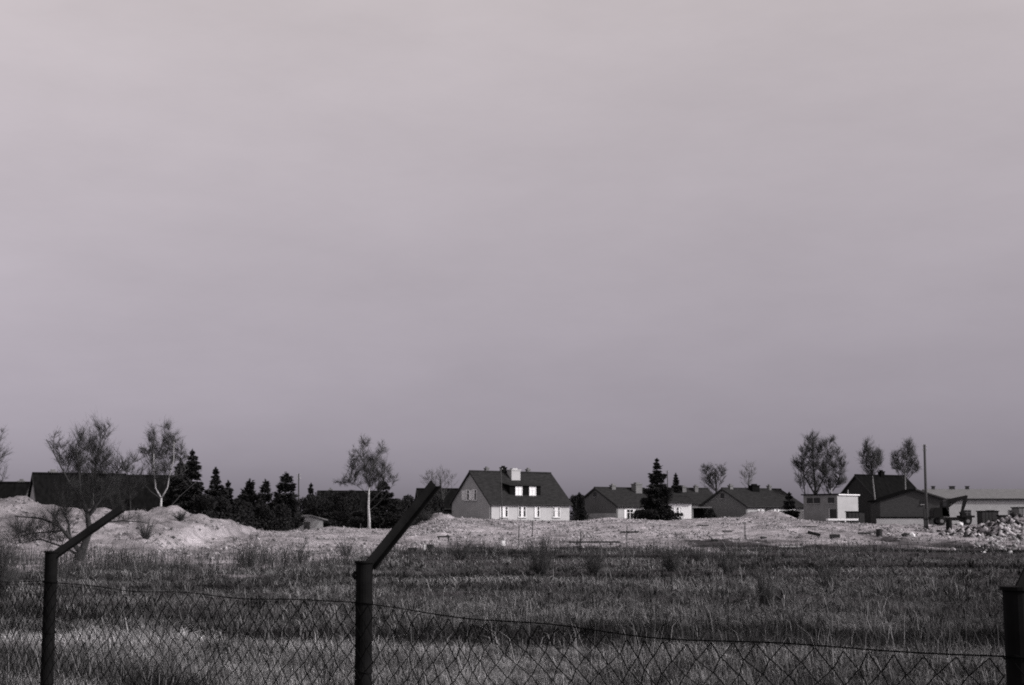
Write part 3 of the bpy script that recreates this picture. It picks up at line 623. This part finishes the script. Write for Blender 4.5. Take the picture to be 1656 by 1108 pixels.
def bush(label, px, py0, py1, hw, Y, seed, m=leafdark, name='evergreen_bush', dens=1.0, cat='bush', group='bushes and hedges between the houses', lobes=7, size=.2):
    rs = np.random.default_rng(seed); k = mpp(Y); t = at(px, py0, Y); zb = tz(t.x, Y); zb = min(zb, at(px, py1, Y).z + .3); h = t.z - zb; R = hw * k
    rt = thing(name, (t.x, Y, zb), 0, label, cat, group); st = MB(); PV = []; PD = []
    for j in range(lobes):
        a = rs.random() * 6.28; r = R * .75 * math.sqrt(rs.random()); cz = h * (.30 + .55 * rs.random()); c = np.array([r * math.cos(a), r * math.sin(a), cz]) if j else np.array([0, 0, h * .72])
        lr = np.array([R * .42, R * .42, h * .27]) * (.7 + .5 * rs.random()); lr[2] = min(lr[2], h - c[2])
        n = int(260 * dens * (1 + R)); v = rs.normal(size=(n, 3)); v /= np.linalg.norm(v, axis=1, keepdims=True); v *= (rs.random((n, 1)) ** .35)
        q = c + v * lr; PV.append(q); PD.append(v + rs.normal(size=(n, 3)) * .6 + [0, 0, .3])
        st.tube([(0, 0, -.2), tuple(c * np.array([.4, .4, .5])), tuple(c)], [.06, .04, .015], 5)
    n = int(500 * dens * (1 + R)); q = np.stack([rs.normal(size=n) * R * .5, rs.normal(size=n) * R * .5, rs.random(n) * h * .55], 1); PV.append(q); PD.append(rs.normal(size=(n, 3)) + [0, 0, .4])
    st.build('stem', bark, rt); P = np.concatenate(PV); V, T = tri_cards(P, np.concatenate(PD), size * (.7 + .7 * rs.random(len(P))), rs); np_mesh('foliage', V, T, m, rt)
    return rt
spruce('tall dark spruce beside white forked birch', 311, 726, 842, 43, 146, 1, dens=1.1)
spruce('spreading dark spruce tucked behind white forked birch', 292, 744, 842, 42, 149, 2)
spruce('narrow pointed spruce between tall spruce and round pines', 349, 754, 846, 27, 150, 3)
spruce('short thin-topped spruce next to narrow pointed spruce', 369, 777, 848, 24, 152, 4)
spruce('round-headed dark pine overlooking slope of soil bank', 404, 774, 858, 32, 152, 5, 'pine_tree', 1.2, pine=True)
spruce('low bushy dark pine squeezed between two taller pines', 430, 779, 858, 30, 155, 6, 'pine_tree', 1.2, pine=True)
spruce('layered dark pine next to thin utility pole', 463, 766, 862, 33, 157, 7, 'pine_tree', 1.2, pine=True)
spruce('broad black spruce right behind straight white birch', 620, 773, 862, 44, 170, 8, dens=1.1)
spruce('tallest spruce, standing between low house and white house', 1062, 741, 846, 36, 192, 9, dens=1.1)
spruce('small blunt conifer behind tall spruce and white house', 1093, 765, 845, 19, 236, 10)
spruce('dark shrubby spruce at end of long roofed house', 1276, 796, 845, 20, 196, 11)
spruce('squat conifer rising above hedge behind utility pole', 503, 781, 858, 12, 200, 12)
for j, (lb, px, y0, hw, Y) in enumerate((('dark bush under pines by soil bank', 384, 806, 26, 149), ('dark bush filling gap below round-headed pine', 418, 812, 26, 151), ('dark bush beneath layered pine', 446, 814, 26, 152),
        ('dark hedge bush beside utility pole', 502, 800, 28, 186), ('dark rounded bush in front of hidden house', 530, 806, 26, 184), ('dark bush left of straight white birch trunk', 562, 800, 26, 182),
        ('dark bush at foot of straight white birch', 582, 826, 18, 174), ('dark bush filling shade below broad black spruce', 648, 806, 26, 178), ('dark ragged bush behind diagonal fence arm', 676, 800, 24, 186), ('rounded bush in front of small dark roofed house', 706, 801, 16, 196),
        ('dark thicket filling gap behind hidden house gable', 516, 793, 22, 192), ('dark thicket in front of hidden house roof', 546, 795, 24, 190), ('dark thicket reaching straight white birch', 574, 792, 22, 188), ('low black bush beneath thicket by garden shed', 540, 828, 30, 172), ('dark bush in gap between plastered house and low house', 930, 800, 15, 214), ('black bush at corner of low house', 942, 796, 12, 207), ('dark undergrowth below tall spruce', 1046, 824, 20, 190), ('dark undergrowth bush against white house wall', 1078, 822, 14, 191),
        ('black bush below forked birch behind soil bank', 330, 800, 26, 144), ('low dark bush by open garage', 1150, 822, 12, 200), ('dark bush behind small narrow spruce', 362, 806, 20, 147))):
    lb = lb.replace('left of', 'beside')
    bush(lb, px, y0, 862, hw, Y, 50 + j)

# ------------------------------------------------------------------ field vegetation
def shrub(label, px, pyb, pyt, hw, seed, n=70, m=scrub, tw=.008, group='leafless shrubs in the field'):
    n = int(n * 1.0); tw *= .95; hw *= 1.15; rs = np.random.default_rng(seed); g = ground_hit(px, pyb); k = mpp(g.y); h = (pyb - pyt) * k; R = hw * k
    rt = thing('wild_shrub', tuple(g), 0, label, 'shrub', group)
    a = rs.random(n) * 6.28; q = np.sqrt(rs.random(n)); l = h * (.25 + .85 * rs.random(n) ** 1.3); r = R * q
    B = np.stack([np.cos(a) * r * .18, np.sin(a) * r * .18, np.full(n, -.05)], 1); M_ = np.stack([np.cos(a) * r * .6, np.sin(a) * r * .6, l * .62], 1); T = np.stack([np.cos(a) * r, np.sin(a) * r, l], 1)
    lines = [([tuple(B[i]), tuple((B[i] + M_[i]) / 2 + rs.normal(size=3) * .02 * h), tuple(M_[i]), tuple(T[i])], [tw * 1.5, tw * 1.2, tw, tw * .4]) for i in range(n)]
    m_ = MB()
    for p_, r_ in lines: m_.tube(p_, r_, 3, cap=False)
    m_.build('stem', m, rt)
    w = 16; t = rs.random((n, w, 1)) * .9 + .1; P = np.where(t < .6, B[:, None] + (M_ - B)[:, None] * t / .6, M_[:, None] + (T - M_)[:, None] * (t - .6) / .4)
    d = (T - B)[:, None] / h * .5 + rs.normal(size=(n, w, 3)) * .38 + np.array([0, 0, .2]); E = P + d * h * (.12 + .14 * rs.random((n, w, 1)))
    V, TT = spikes(P.reshape(-1, 3), E.reshape(-1, 3), tw * .62); np_mesh('twigs', V, TT, m, rt)['kind'] = 'stuff'
    return rt
shrub('dense dark leafless shrub at edge of pale soil, before plastered house', 875, 932, 868, 26, 1, 90)
shrub('low leafless shrub beside the long fallen plank', 962, 930, 884, 24, 2, 70)
shrub('round leafless shrub in field before tall spruce', 1085, 924, 876, 28, 3, 80)
shrub('sparse tall leafless shrub in field before long roofed house', 1176, 928, 872, 22, 4, 40)
shrub('dark leafless shrub standing alone on furrowed field', 1237, 986, 912, 20, 5, 55, tw=.007)
shrub('thin leafless shrub in field below flat roofed block', 1338, 956, 900, 24, 6, 40, tw=.007)
shrub('big shadowy leafless shrub beyond the fence by low bank', -6, 972, 866, 34, 7, 110, tw=.008)
shrub('dark shrub growing on face of soil bank', 236, 872, 838, 18, 8, 60, tw=.012)
shrub('tangled leafless shrub on mound beside diagonal fence arm', 690, 842, 822, 20, 9, 60, tw=.014)
shrub('wispy leafless shrub at soil edge below broad black spruce', 560, 900, 856, 24, 10, 30, tw=.008)
shrub('leafless shrub at foot of soil bank below the pines', 402, 918, 866, 26, 11, 45, tw=.008)
shrub('straggling leafless shrub in weeds below garden shed', 482, 912, 870, 22, 12, 34, tw=.008)
shrub('low dark shrub in hollow close behind the fence', 355, 1066, 1040, 26, 13, 120, tw=.005)
shrub('dark shrub lump near crest of soil bank', 292, 842, 827, 15, 14, 70, tw=.016)
shrub('leafless shrub in field before white house', 1130, 912, 876, 18, 15, 36, tw=.008)
shrub('leafless shrub by the trestle at soil edge', 745, 905, 870, 24, 16, 50, tw=.009)

rs = np.random.default_rng(99)
def scatter(n, py0, py1, px0=-160, px1=1820, pw=1.0):
    """ground points, denser near the fence"""
    py = py0 + (py1 - py0) * rs.random(n) ** pw; px = px0 + (px1 - px0) * rs.random(n)
    a = (px - CX) / F; b = (CY - py) / F; dy = CP - b * SP; sl = (SP + b * CP) / dy
    Y = CAMZ / -sl
    for _ in range(3):
        Y = np.clip((CAMZ - np.minimum(terrain(a / dy * Y, Y), CAMZ - .25)) / -sl, 8, 175)
    Y = Y * (1 + rs.normal(size=n) * .03); X = a / dy * Y
    return X, Y, terrain(X, Y)
def blades(name, n, py0, py1, hfun, tonefun, wk, label, lean=.55, pw=1.0):
    X, Y, Z = scatter(n, py0, py1, pw=pw); h = hfun(X, Y); keep = h > .02; X, Y, Z, h = X[keep], Y[keep], Z[keep], h[keep]; n = len(X)
    a = rs.random(n) * 6.283; w = (wk * (.6 + .8 * rs.random(n)) * np.clip(Y / 22, .5, 3.0))[:, None]
    s = np.stack([np.cos(a), np.sin(a), np.zeros(n)], 1); b = np.stack([X, Y, Z - .02], 1); le = rs.normal(size=(n, 2)) * lean * h[:, None]
    m = b + np.stack([le[:, 0] * .35, le[:, 1] * .35, h * .62], 1); t = b + np.stack([le[:, 0] * 1.2, le[:, 1] * 1.2, h * (1 - .25 * rs.random(n))], 1)
    V = np.stack([b - s * w, b + s * w, m - s * w * .7, m + s * w * .7, t], 1).reshape(-1, 3); k = np.arange(n)[:, None] * 5
    T = np.concatenate([k + [0, 1, 3], k + [0, 3, 2], k + [2, 3, 4]], 1).reshape(-1, 3)
    tn = np.repeat(tonefun(X, Y, n), 5); C = np.stack([tn * .985, tn * 1.0, tn * .995], 1)
    o = np_mesh(name, V, T, weedmat, colors=C); tag(o, label, 'grass', kind='stuff'); return o
def patch(X, Y): return fbm(X / 5, Y / 4, 4, 77)
def field(X, Y): return 1 - soilw(X, Y)
def g_h(X, Y): return (.05 + .09 * rs.random(len(X)) + .18 * patch(X, Y) ** 2) * np.where(rs.random(len(X)) < field(X, Y) * .97 + .05, 1, 0) * np.clip(.75 + Y / 120, .7, 1.5)
def g_t(X, Y, n):
    f = sstep((furrow(X, Y) + .10 * (rs.random(n) - .5) - .41) / .16); p = sstep((patch(X, Y) - .35) / .3); q = fbm(X / .9, Y / 1.3, 3, 88); base = .012 + .17 * f * (.45 + .55 * p) + .032 * p; base = base * (.35 + 1.3 * q)
    base = base * (.55 + .9 * rs.random(n) ** 1.6); dry = rs.random(n) < .03 + .09 * f; base = np.where(dry, base * 1.7 + .04, base)
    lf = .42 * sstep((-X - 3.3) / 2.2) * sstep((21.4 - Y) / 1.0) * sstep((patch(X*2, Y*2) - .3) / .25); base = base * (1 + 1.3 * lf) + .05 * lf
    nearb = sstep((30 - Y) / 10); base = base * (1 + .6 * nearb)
    return base * np.interp(X / Y, [-.36, -.1, .15, .36], [1.0, 1.03, .84, .62])  # vignetting painted into the blade tone, darker toward the right
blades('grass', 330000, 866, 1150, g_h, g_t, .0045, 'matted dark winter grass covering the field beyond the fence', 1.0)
def d_h(X, Y): return (.30 + .45 * rs.random(len(X))) * np.where(rs.random(len(X)) < (field(X, Y) * sstep((patch(X, Y) - .38) / .2) + .05), 1, 0)
def d_t(X, Y, n): return .05 + .26 * rs.random(n) ** 2.2
def tussocks(name, n, per, py0, py1, label):
    X, Y, Z = scatter(n, py0, py1); k = rs.random(n) < field(X, Y) * (.15 + .85 * sstep((fbm(X / 2.2, Y / 2.2, 3, 301) - .38) / .2)); X, Y = X[k], Y[k]; n = len(X)
    R = .06 + .20 * rs.random(n) ** 1.5; H = .10 + .26 * rs.random(n) ** 2; f = sstep((furrow(X, Y) - .41) / .16); t0 = (.012 + .21 * rs.random(n) ** 1.8 * (.22 + .78 * f)) * (1 + .45 * sstep((34 - Y) / 12)) * np.interp(X / Y, [-.36, -.1, .15, .36], [1.0, 1.03, .84, .64])  # tussock tone carries the same painted vignetting toward the right
    a = rs.random((n, per)) * 6.283; q = np.sqrt(rs.random((n, per))) * R[:, None]; bx = X[:, None] + np.cos(a) * q; by = Y[:, None] + np.sin(a) * q; h = H[:, None] * (.5 + .7 * rs.random((n, per))); o = (.25 + .8 * rs.random((n, per))) * h
    ca, sa = np.cos(a + rs.normal(size=a.shape) * .7), np.sin(a + rs.normal(size=a.shape) * .7); bx, by, h, o, ca, sa = [v.ravel() for v in (bx, by, h, o, ca, sa)]; m = len(bx); bz = terrain(bx, by) - .02
    b = np.stack([bx, by, bz], 1); w = (.0042 * np.clip(by / 22, .6, 3.0) * (.6 + .8 * rs.random(m)))[:, None]; s = np.stack([-sa, ca, 0 * ca], 1)
    mid = b + np.stack([ca * o * .45, sa * o * .45, h * .8], 1); tip = b + np.stack([ca * o * 1.25, sa * o * 1.25, h * (.55 + .5 * rs.random(m))], 1)
    V = np.stack([b - s * w, b + s * w, mid - s * w * .8, mid + s * w * .8, tip], 1).reshape(-1, 3); k = np.arange(m)[:, None] * 5
    T = np.concatenate([k + [0, 1, 3], k + [0, 3, 2], k + [2, 3, 4]], 1).reshape(-1, 3); tn = np.repeat(np.repeat(t0, per) * (.7 + .7 * rs.random(m)), 5)
    o = np_mesh(name, V, T, weedmat, colors=np.stack([tn * .985, tn, tn * .995], 1)); return tag(o, label, 'grass', kind='stuff')
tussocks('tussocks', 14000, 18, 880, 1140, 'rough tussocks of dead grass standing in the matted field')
blades('dry_grass', 9000, 872, 1130, d_h, d_t, .0035, 'thin dry pale grass stalks standing above the matted grass', .35)
def w_h(X, Y):
    e = np.exp(-((Y - np.interp(X, SBX, SBY) + 4) / 16) ** 2); return (.35 + 1.0 * rs.random(len(X)) ** 2 + .35 * patch(X, Y)) * np.where(rs.random(len(X)) < e * sstep((fbm(X / 1.7, Y / 5, 3, 5) - .42) / .2), 1, 0)
def w_t(X, Y, n): return np.where(rs.random(n) < .12, .18, .04) * (.5 + 1.1 * rs.random(n))
blades('weeds', 62000, 858, 935, w_h, w_t, .0032, 'tall dry weeds along the edge of the pale soil', .36)
def s_h(X, Y): return (.05 + .14 * rs.random(len(X))) * np.where(rs.random(len(X)) < soilw(X, Y) * sstep((fbm(X / 2.5, Y / 6, 3, 66) - .42) / .2) * .8, 1, 0)
def s_t(X, Y, n): return .04 + .24 * rs.random(n) ** 1.5
old = scatter
def scatter(n, *a, **k): X = rs.uniform(-70, 75, n); Y = rs.uniform(80, 188, n); return X, Y, terrain(X, Y)
blades('soil_grass', 150000, 846, 900, s_h, s_t, .006, 'short faded tufts scattered over the dug soil', .6)
scatter = old

def clods(name, n, x0, x1, y0, y1, keepf, size, tonefun, label):
    X = rs.uniform(x0, x1, n); Y = rs.uniform(y0, y1, n); Z = terrain(X, Y); k = rs.random(n) < keepf(X, Y); X, Y, Z = X[k], Y[k], Z[k]; n = len(X)
    r = (size * (.35 + rs.random(n) ** 4 * 2.2))[:, None, None]; U = np.array([[1, 0, 0], [0, 1, 0], [-1, 0, 0], [0, -1, 0], [0, 0, .8], [0, 0, -.6]], float)[None] * (.55 + .8 * rs.random((n, 6, 1)))
    a = rs.random(n) * 6.28; ca, sa = np.cos(a)[:, None], np.sin(a)[:, None]; Vx = U[:, :, 0] * ca - U[:, :, 1] * sa; Vy = U[:, :, 0] * sa + U[:, :, 1] * ca
    V = np.stack([Vx, Vy, U[:, :, 2]], 2) * r + np.stack([X, Y, Z], 1)[:, None]; f = np.array([[0, 1, 4], [1, 2, 4], [2, 3, 4], [3, 0, 4], [1, 0, 5], [2, 1, 5], [3, 2, 5], [0, 3, 5]])
    T = (np.arange(n)[:, None, None] * 6 + f[None]).reshape(-1, 3); t = np.repeat(tonefun(X, Y, n), 6); o = np_mesh(name, V.reshape(-1, 3), T, weedmat, colors=np.stack([t, t * .98, t], 1)); return tag(o, label, 'soil', kind='stuff')
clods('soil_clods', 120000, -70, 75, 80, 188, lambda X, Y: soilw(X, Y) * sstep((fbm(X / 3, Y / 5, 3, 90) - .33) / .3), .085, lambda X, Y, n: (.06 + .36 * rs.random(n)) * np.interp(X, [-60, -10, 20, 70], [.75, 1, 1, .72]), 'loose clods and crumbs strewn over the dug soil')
clods('rubble', 9000, HEAPS[4][0] - 6, HEAPS[3][0] + 9, 122, 152, lambda X, Y: np.exp(-((X - HEAPS[3][0]) / 5) ** 2 - ((Y - HEAPS[3][1]) / 7) ** 2) + np.exp(-((X - HEAPS[4][0]) / 3.5) ** 2 - ((Y - HEAPS[4][1]) / 7) ** 2), .20, lambda X, Y, n: np.where(rs.random(n) < .45, .04, .42) * (.5 + .8 * rs.random(n)), 'small broken rubble covering the heap beyond the end post')
bX = rs.uniform(-13, -.5, 60000); bY = rs.uniform(13, 25, 60000); old = scatter
def scatter(n, *a, **k): return bX, bY, terrain(bX, bY)
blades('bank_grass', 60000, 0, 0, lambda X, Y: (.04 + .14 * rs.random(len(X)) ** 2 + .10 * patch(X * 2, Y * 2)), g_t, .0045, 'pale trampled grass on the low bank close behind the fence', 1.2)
scatter = old

# ------------------------------------------------------------------ litter on the building ground
def lump(r, seed, flat=.7):
    q = np.random.default_rng(seed); bm = bmesh.new(); bmesh.ops.create_icosphere(bm, subdivisions=1, radius=1)
    for v in bm.verts: v.co = Vector(np.array(v.co) * (.7 + .55 * q.random()) * np.array([r, r * .85, r * flat]))
    me = bpy.data.meshes.new('chunk'); bm.to_mesh(me); bm.free(); return me
def plank(name, label, px0, px1, py, m, t=.12, d=.25, lift=.08, rz=0, tilt=0, cat='plank'):
    g = ground_hit((px0 + px1) / 2, py); L = (px1 - px0) * mpp(g.y)
    b = MB(); b.box(-L/2, L/2, -d/2, d/2, 0, t); o = b.build(name, m, bevel=.012); o.location = (g.x, g.y, g.z + lift); o.rotation_euler = (0, math.radians(tilt), math.radians(rz))
    return tag(o, label, cat)
def stake(label, px, py0, py1, m=greywood, r=.045, bar=None):
    g = ground_hit(px, py1); h = (py1 - py0) * mpp(g.y); rt = thing('wooden_stake', tuple(g), 0, label, 'stake')
    b = MB(); b.tube([(0, 0, -.3), (0, 0, h * .5), (.02, 0, h)], [r, r, r * .8], 6); b.build('shaft', m, rt)
    if bar:
        x0, x1, y = bar; k = mpp(g.y); z = (py1 - y) * k; b = MB(); b.box((x0 - px) * k, (x1 - px) * k, -.1, -.04, z - .06, z + .06); b.build('crossbar', darkwood, rt)
    return rt
plank('long_plank', 'long dark plank lying level on weeds at soil edge', 919, 1003, 884, darkwood, .13, .2, .25, 2)
stake('grey stake with dark crossbar standing on pale soil', 1014, 850, 890, greywood, .05, (1003, 1033, 861))
stake('thin stake standing behind the long dark plank', 939, 860, 885, darkwood)
stake('thin dark stake on pale soil below long roofed house', 1205, 845, 871, darkwood)
stake('leaning thin stake below the garden windows of plastered house', 861, 842, 868, darkwood)
stake('pale short stake at soil edge below diagonal arm', 686, 880, 890, palewood, .12)
stake('thin stake in tall weeds below gable windows', 839, 852, 884, darkwood)
for lb, px in (('pale garden stake below layered pine', 453), ('pale garden stake below round-headed pine', 421), ('pale garden stake beside straight white birch trunk', 583), ('pale garden stake by black open shelter', 614)):
    Yk = 160 if px < 500 else 168; q = at(px, 858, Yk); rt = thing('wooden_stake', (q.x, Yk, tz(q.x, Yk)), 0, lb, 'stake'); top = at(px, 847, Yk).z
    b = MB(); b.tube([(0, 0, -.3), (0, 0, .5), (0, 0, max(.8, top - tz(q.x, Yk)))], .05, 6); b.build('shaft', greywood, rt)
def trestle(label, px0, px1, py0, py1):
    g = ground_hit((px0 + px1) / 2, py1); k = mpp(g.y); L = (px1 - px0) * k; h = (py1 - py0) * k; rt = thing('trestle', tuple(g), 0, label, 'trestle')
    b = MB(); b.box(-L/2, L/2, -.2, .2, h - .12, h); b.build('top_board', darkwood, rt)
    for x in (-L/2 + .08, L/2 - .2):
        b = MB(); b.box(x, x + .1, -.15, .15, -.2, h - .12); b.build('leg', darkwood, rt)
trestle('low dark trestle on pale soil beside diagonal fence arm', 707, 728, 867, 874); trestle('dark timber frame in weeds at foot of diagonal fence arm', 659, 675, 886, 899)
plank('timber_baulk', 'short dark timber next to pale short stake', 690, 702, 887, darkwood, .3, .3, 0, 0, 0, 'timber')
plank('concrete_block', 'small white concrete block at soil edge before plastered house', 810, 817, 883, whitewash, .4, .3, 0, 10, 0, 'block')
plank('dark_beam', 'tilted black beam lying on soil before flat roofed block', 1306, 1326, 868, blackpaint, .28, .3, .1, 0, 14, 'beam')
plank('scrap_board', 'dark board lying flat beside the tilted black beam', 1342, 1358, 870, darkwood, .3, .6, 0, -8)
plank('scrap_board', 'narrow dark board on pale soil below open garage', 1168, 1184, 861, darkwood, .14, .3, .02, 4)
plank('scrap_board', 'short dark board near leafless shrub below white house', 1150, 1161, 876, darkwood, .16, .3, .02, -6)
plank('scrap_board', 'small dark board near thin dark stake', 1230, 1240, 872, darkwood, .14, .3, .02, 20)
plank('scrap_board', 'dark board lying on soil before brick annex', 1388, 1420, 864, darkwood, .16, .4, .02, 3)
plank('pale_board', 'pale broken board lying in grass edge before flat roofed block', 1260, 1298, 888, palewood, .10, .3, .1, -3)
plank('scrap_board', 'thin dark board by white house gable corner', 1128, 1146, 851, darkwood, .12, .3, .02, 0)
plank('scrap_board', 'dark plank below soil mound', 1290, 1320, 853, darkwood, .12, .4, .02, 2)
x = at(1362, 845, 178).x; rt = thing('concrete_slab', (x, 178, tz(x, 178)), math.radians(3), 'long white concrete slab raised on dark blocks before flat roofed block', 'slab')
b = MB(); b.box(-1.9, 1.9, -.5, .5, .35, .6); b.build('slab', whitewash, rt, bevel=.02)
for u in (-1.5, -.1, 1.4):
    b = MB(); b.box(u - .3, u + .3, -.4, .4, -.3, .35); b.build('support', darkwood, rt)
def barrel(label, px, py0, py1, r, m):
    g = ground_hit(px, py1); h = (py1 - py0) * mpp(g.y); rt = thing('oil_drum', tuple(g), 0, label, 'drum')
    b = MB(); b.tube([(0, 0, -.05), (0, 0, h)], r, 14); b.build('body', m, rt, smooth=False)
    for f in (.33, .66, .98):
        b = MB(); b.tube([(0, 0, h * f - .03), (0, 0, h * f + .03)], r + .02, 14); b.build('hoop', m, rt)
barrel('dark drum standing on soil before brick annex', 1422, 856, 868, .28, darkwood)
barrel('black drum beneath excavator boom end', 1535, 840, 859, .30, blackpaint)
def stone(label, px, py, rpx, m, seed, flat=.7, group=None, name='stone', cat='stone'):
    g = ground_hit(px, py); r = rpx * mpp(g.y); o = link_mesh(name, lump(r, seed, flat), m); o.location = (g.x, g.y, g.z + r * .25); o.rotation_euler = (0, 0, seed)
    return tag(o, label, cat, group)
stone('dark earth clod before brick annex', 1463, 868, 9, darkwood, 5, .6, name='earth_clod', cat='clod'); stone('pale stone beside dark earth clod', 1475, 868, 7, whitewash, 6)
stone('dark tyre-sized lump at foot of plastered house wall', 825, 846, 4, blackpaint, 7)
stone('large white stone between excavator wheels and tool shed', 1553, 850, 7, whitewash, 8)
# heap of broken concrete and rubble at the side of the building ground
for j in range(90):
    px = 1580 + rnd.random() ** .8 * 95; top = 842 + 34 * min(1, abs(px - 1640) / 70) ** 1.2; py = top + 4 + rnd.random() * (892 - top)
    g = ground_hit(px, py); r = (1.6 + 4.2 * rnd.random() ** 2) * mpp(g.y); m = rnd.choice((concrete, concrete, whitewash, plaster_dull, plaster_grey, darkwood))
    o = link_mesh('rubble_chunk', lump(r, 200 + j, .55 + .4 * rnd.random()), m); o.location = (g.x, g.y, g.z + r * .3); o.rotation_euler = (rnd.random(), rnd.random(), rnd.random() * 6)
    tone_word = 'white' if m == whitewash else 'dark' if m == darkwood else 'grey'
    tag(o, tone_word + ' broken lump on rubble heap between excavator and end post of fence', 'rubble', tone_word + ' chunks on the rubble heap')
for j in range(46):
    px = 1385 + rnd.random() * 200; py = 851 + rnd.random() * 20; g = ground_hit(px, py); r = (.9 + 1.6 * rnd.random() ** 2) * mpp(g.y)
    m = rnd.choice((concrete, whitewash, darkwood, darkwood, plaster_grey)); o = link_mesh('loose_stone', lump(r, 400 + j, .6), m); o.location = (g.x, g.y, g.z + r * .25)
    tone_word = 'white' if m == whitewash else 'dark' if m == darkwood else 'grey'
    tag(o, 'small ' + tone_word + ' stone lying loose on soil around leaning utility pole', 'stone', tone_word + ' loose stones on the building ground')

# ------------------------------------------------------------------ the wire fence
FP = [Vector((-4.95, 11.1)), Vector((-2.80, 8.74)), Vector((-.663, 6.46)), Vector((1.352, 3.86)), Vector((3.3, 1.45))]
PT = CAMZ - .174                                        # height of the post tops
fr = thing('chain_link_fence', (FP[2].x, FP[2].y, 0), 0, 'rusty chain-link fence with dark steel posts and angled top arms', 'fence')
O = Vector((FP[2].x, FP[2].y, 0))
ARMS = {1: Vector((.330, .25, .285)), 2: Vector((.283, .22, .375)), 3: Vector((.30, .22, .41)), 0: Vector((.3, .24, .33))}
for j in (0, 1, 2, 3):
    q = Vector((FP[j].x, FP[j].y, 0)) - O; zb = tz(FP[j].x, FP[j].y)
    b = MB(); r = .038; b.tube([(q.x, q.y, zb - .4), (q.x + .004, q.y, zb + .8), (q.x, q.y, PT)], r, 20, cap=True); po = b.build('post', steel, fr, smooth=False)
    b = MB(); b.tube([(q.x, q.y, PT - .004), (q.x, q.y, PT + .006)], r + .007, 20); b.build('cap', steel, po)
    if j == 2:
        b = MB(); b.tube([(q.x - .038, q.y - .01, PT - .075), (q.x - .046, q.y - .012, PT - .06), (q.x - .040, q.y - .01, PT - .04)], [.006, .009, .006], 6); b.build('lug', steel, po)
    d = ARMS[j]; L = d.length; ax = d.normalized(); side = ax.cross(Vector((0, 0, 1))).normalized(); up = side.cross(ax)
    s = q + Vector((.026 if j != 3 else .014, -.012, PT - .018)) ; e = s + d
    w, t = .044, .005; M = Matrix((side, up, ax)).transposed().to_4x4(); M.translation = s
    b = MB(); b.prism([(-w/2, -w/2), (w/2, -w/2), (w/2, -w/2 + t), (-w/2 + t, -w/2 + t), (-w/2 + t, w/2), (-w/2, w/2)], 'z', 0, L, M); b.build('arm', steel, po)
    b = MB(); wz = PT - .21
    for n_ in range(4):
        zz = PT - .18 - n_ * .3; ring = [(q.x + (r + .004) * math.cos(a), q.y + (r + .004) * math.sin(a), zz + .008 * math.sin(a * 2)) for a in np.linspace(0, 6.283, 15)]; b.tube(ring, .0018, 4)
    b.build('tie_wire', wiremat, po)
def top_sag(j, t):
    return PT - .176 - (.030 if j != 1 else .016) * 4 * t * (1 - t) - .008 * math.sin(t * 17 + j * 2) * math.sin(math.pi * t)
for j in range(4):
    A, Bp = FP[j], FP[j + 1]; D = (Bp - A); Ls = D.length; D.normalize(); Nn = Vector((D.y, -D.x))
    if Nn.y > 0: Nn = -Nn
    off = .043                                          # the netting hangs on the near face of the posts
    def W3(u, z, out=0.0):
        x = A.x + D.x * u + Nn.x * (off + out) - O.x; y = A.y + D.y * u + Nn.y * (off + out) - O.y; return (x, y, z)
    b = MB(); b.tube([W3(Ls * t, top_sag(j, t)) for t in np.linspace(0, 1, 40)], .0024, 5); b.build('top_wire', wiremat, fr)
    dw, dh = .052, .046; nc = int(Ls / dw); nr = int(1.72 / dh); b = MB(); rs2 = np.random.default_rng(60 + j)
    ph = rs2.random(6) * 6
    def netp(c, r_):
        u = c * dw; t = min(max(u / Ls, 0), 1); zz = top_sag(j, t) - .006 - r_ * dh
        loose = math.sin(math.pi * t) ** .6
        u2 = u + loose * (.026 * math.sin(u * 6.1 + r_ * .35 + ph[0]) + .014 * math.sin(u * 13 - r_ * .22 + ph[1]) + (.012 * math.sin(r_ * .9 + ph[4]))) + .006 * math.sin(c * 12.9 + r_ * 78.2)
        zz -= loose * (.020 * abs(math.sin(u * 3.3 + ph[2])) + .007 * math.sin(u * 21 + r_ * .5 + ph[3])) * min(1, r_ / 2 + .45)
        return u2, zz, loose * .03 * math.sin(u * 2.2 + r_ * .14 + ph[5])
    for c in range(nc):
        pts = []
        for r_ in range(nr + 1):
            lo = (r_ + c) % 2; cc = c + lo; u, zz, o_ = netp(cc, r_)
            pts.append(W3(u, zz, o_ + (.002 if lo else -.002)))
        b.tube(pts, .0022, 4, cap=False)
    b.build('wire_netting', wiremat, fr)
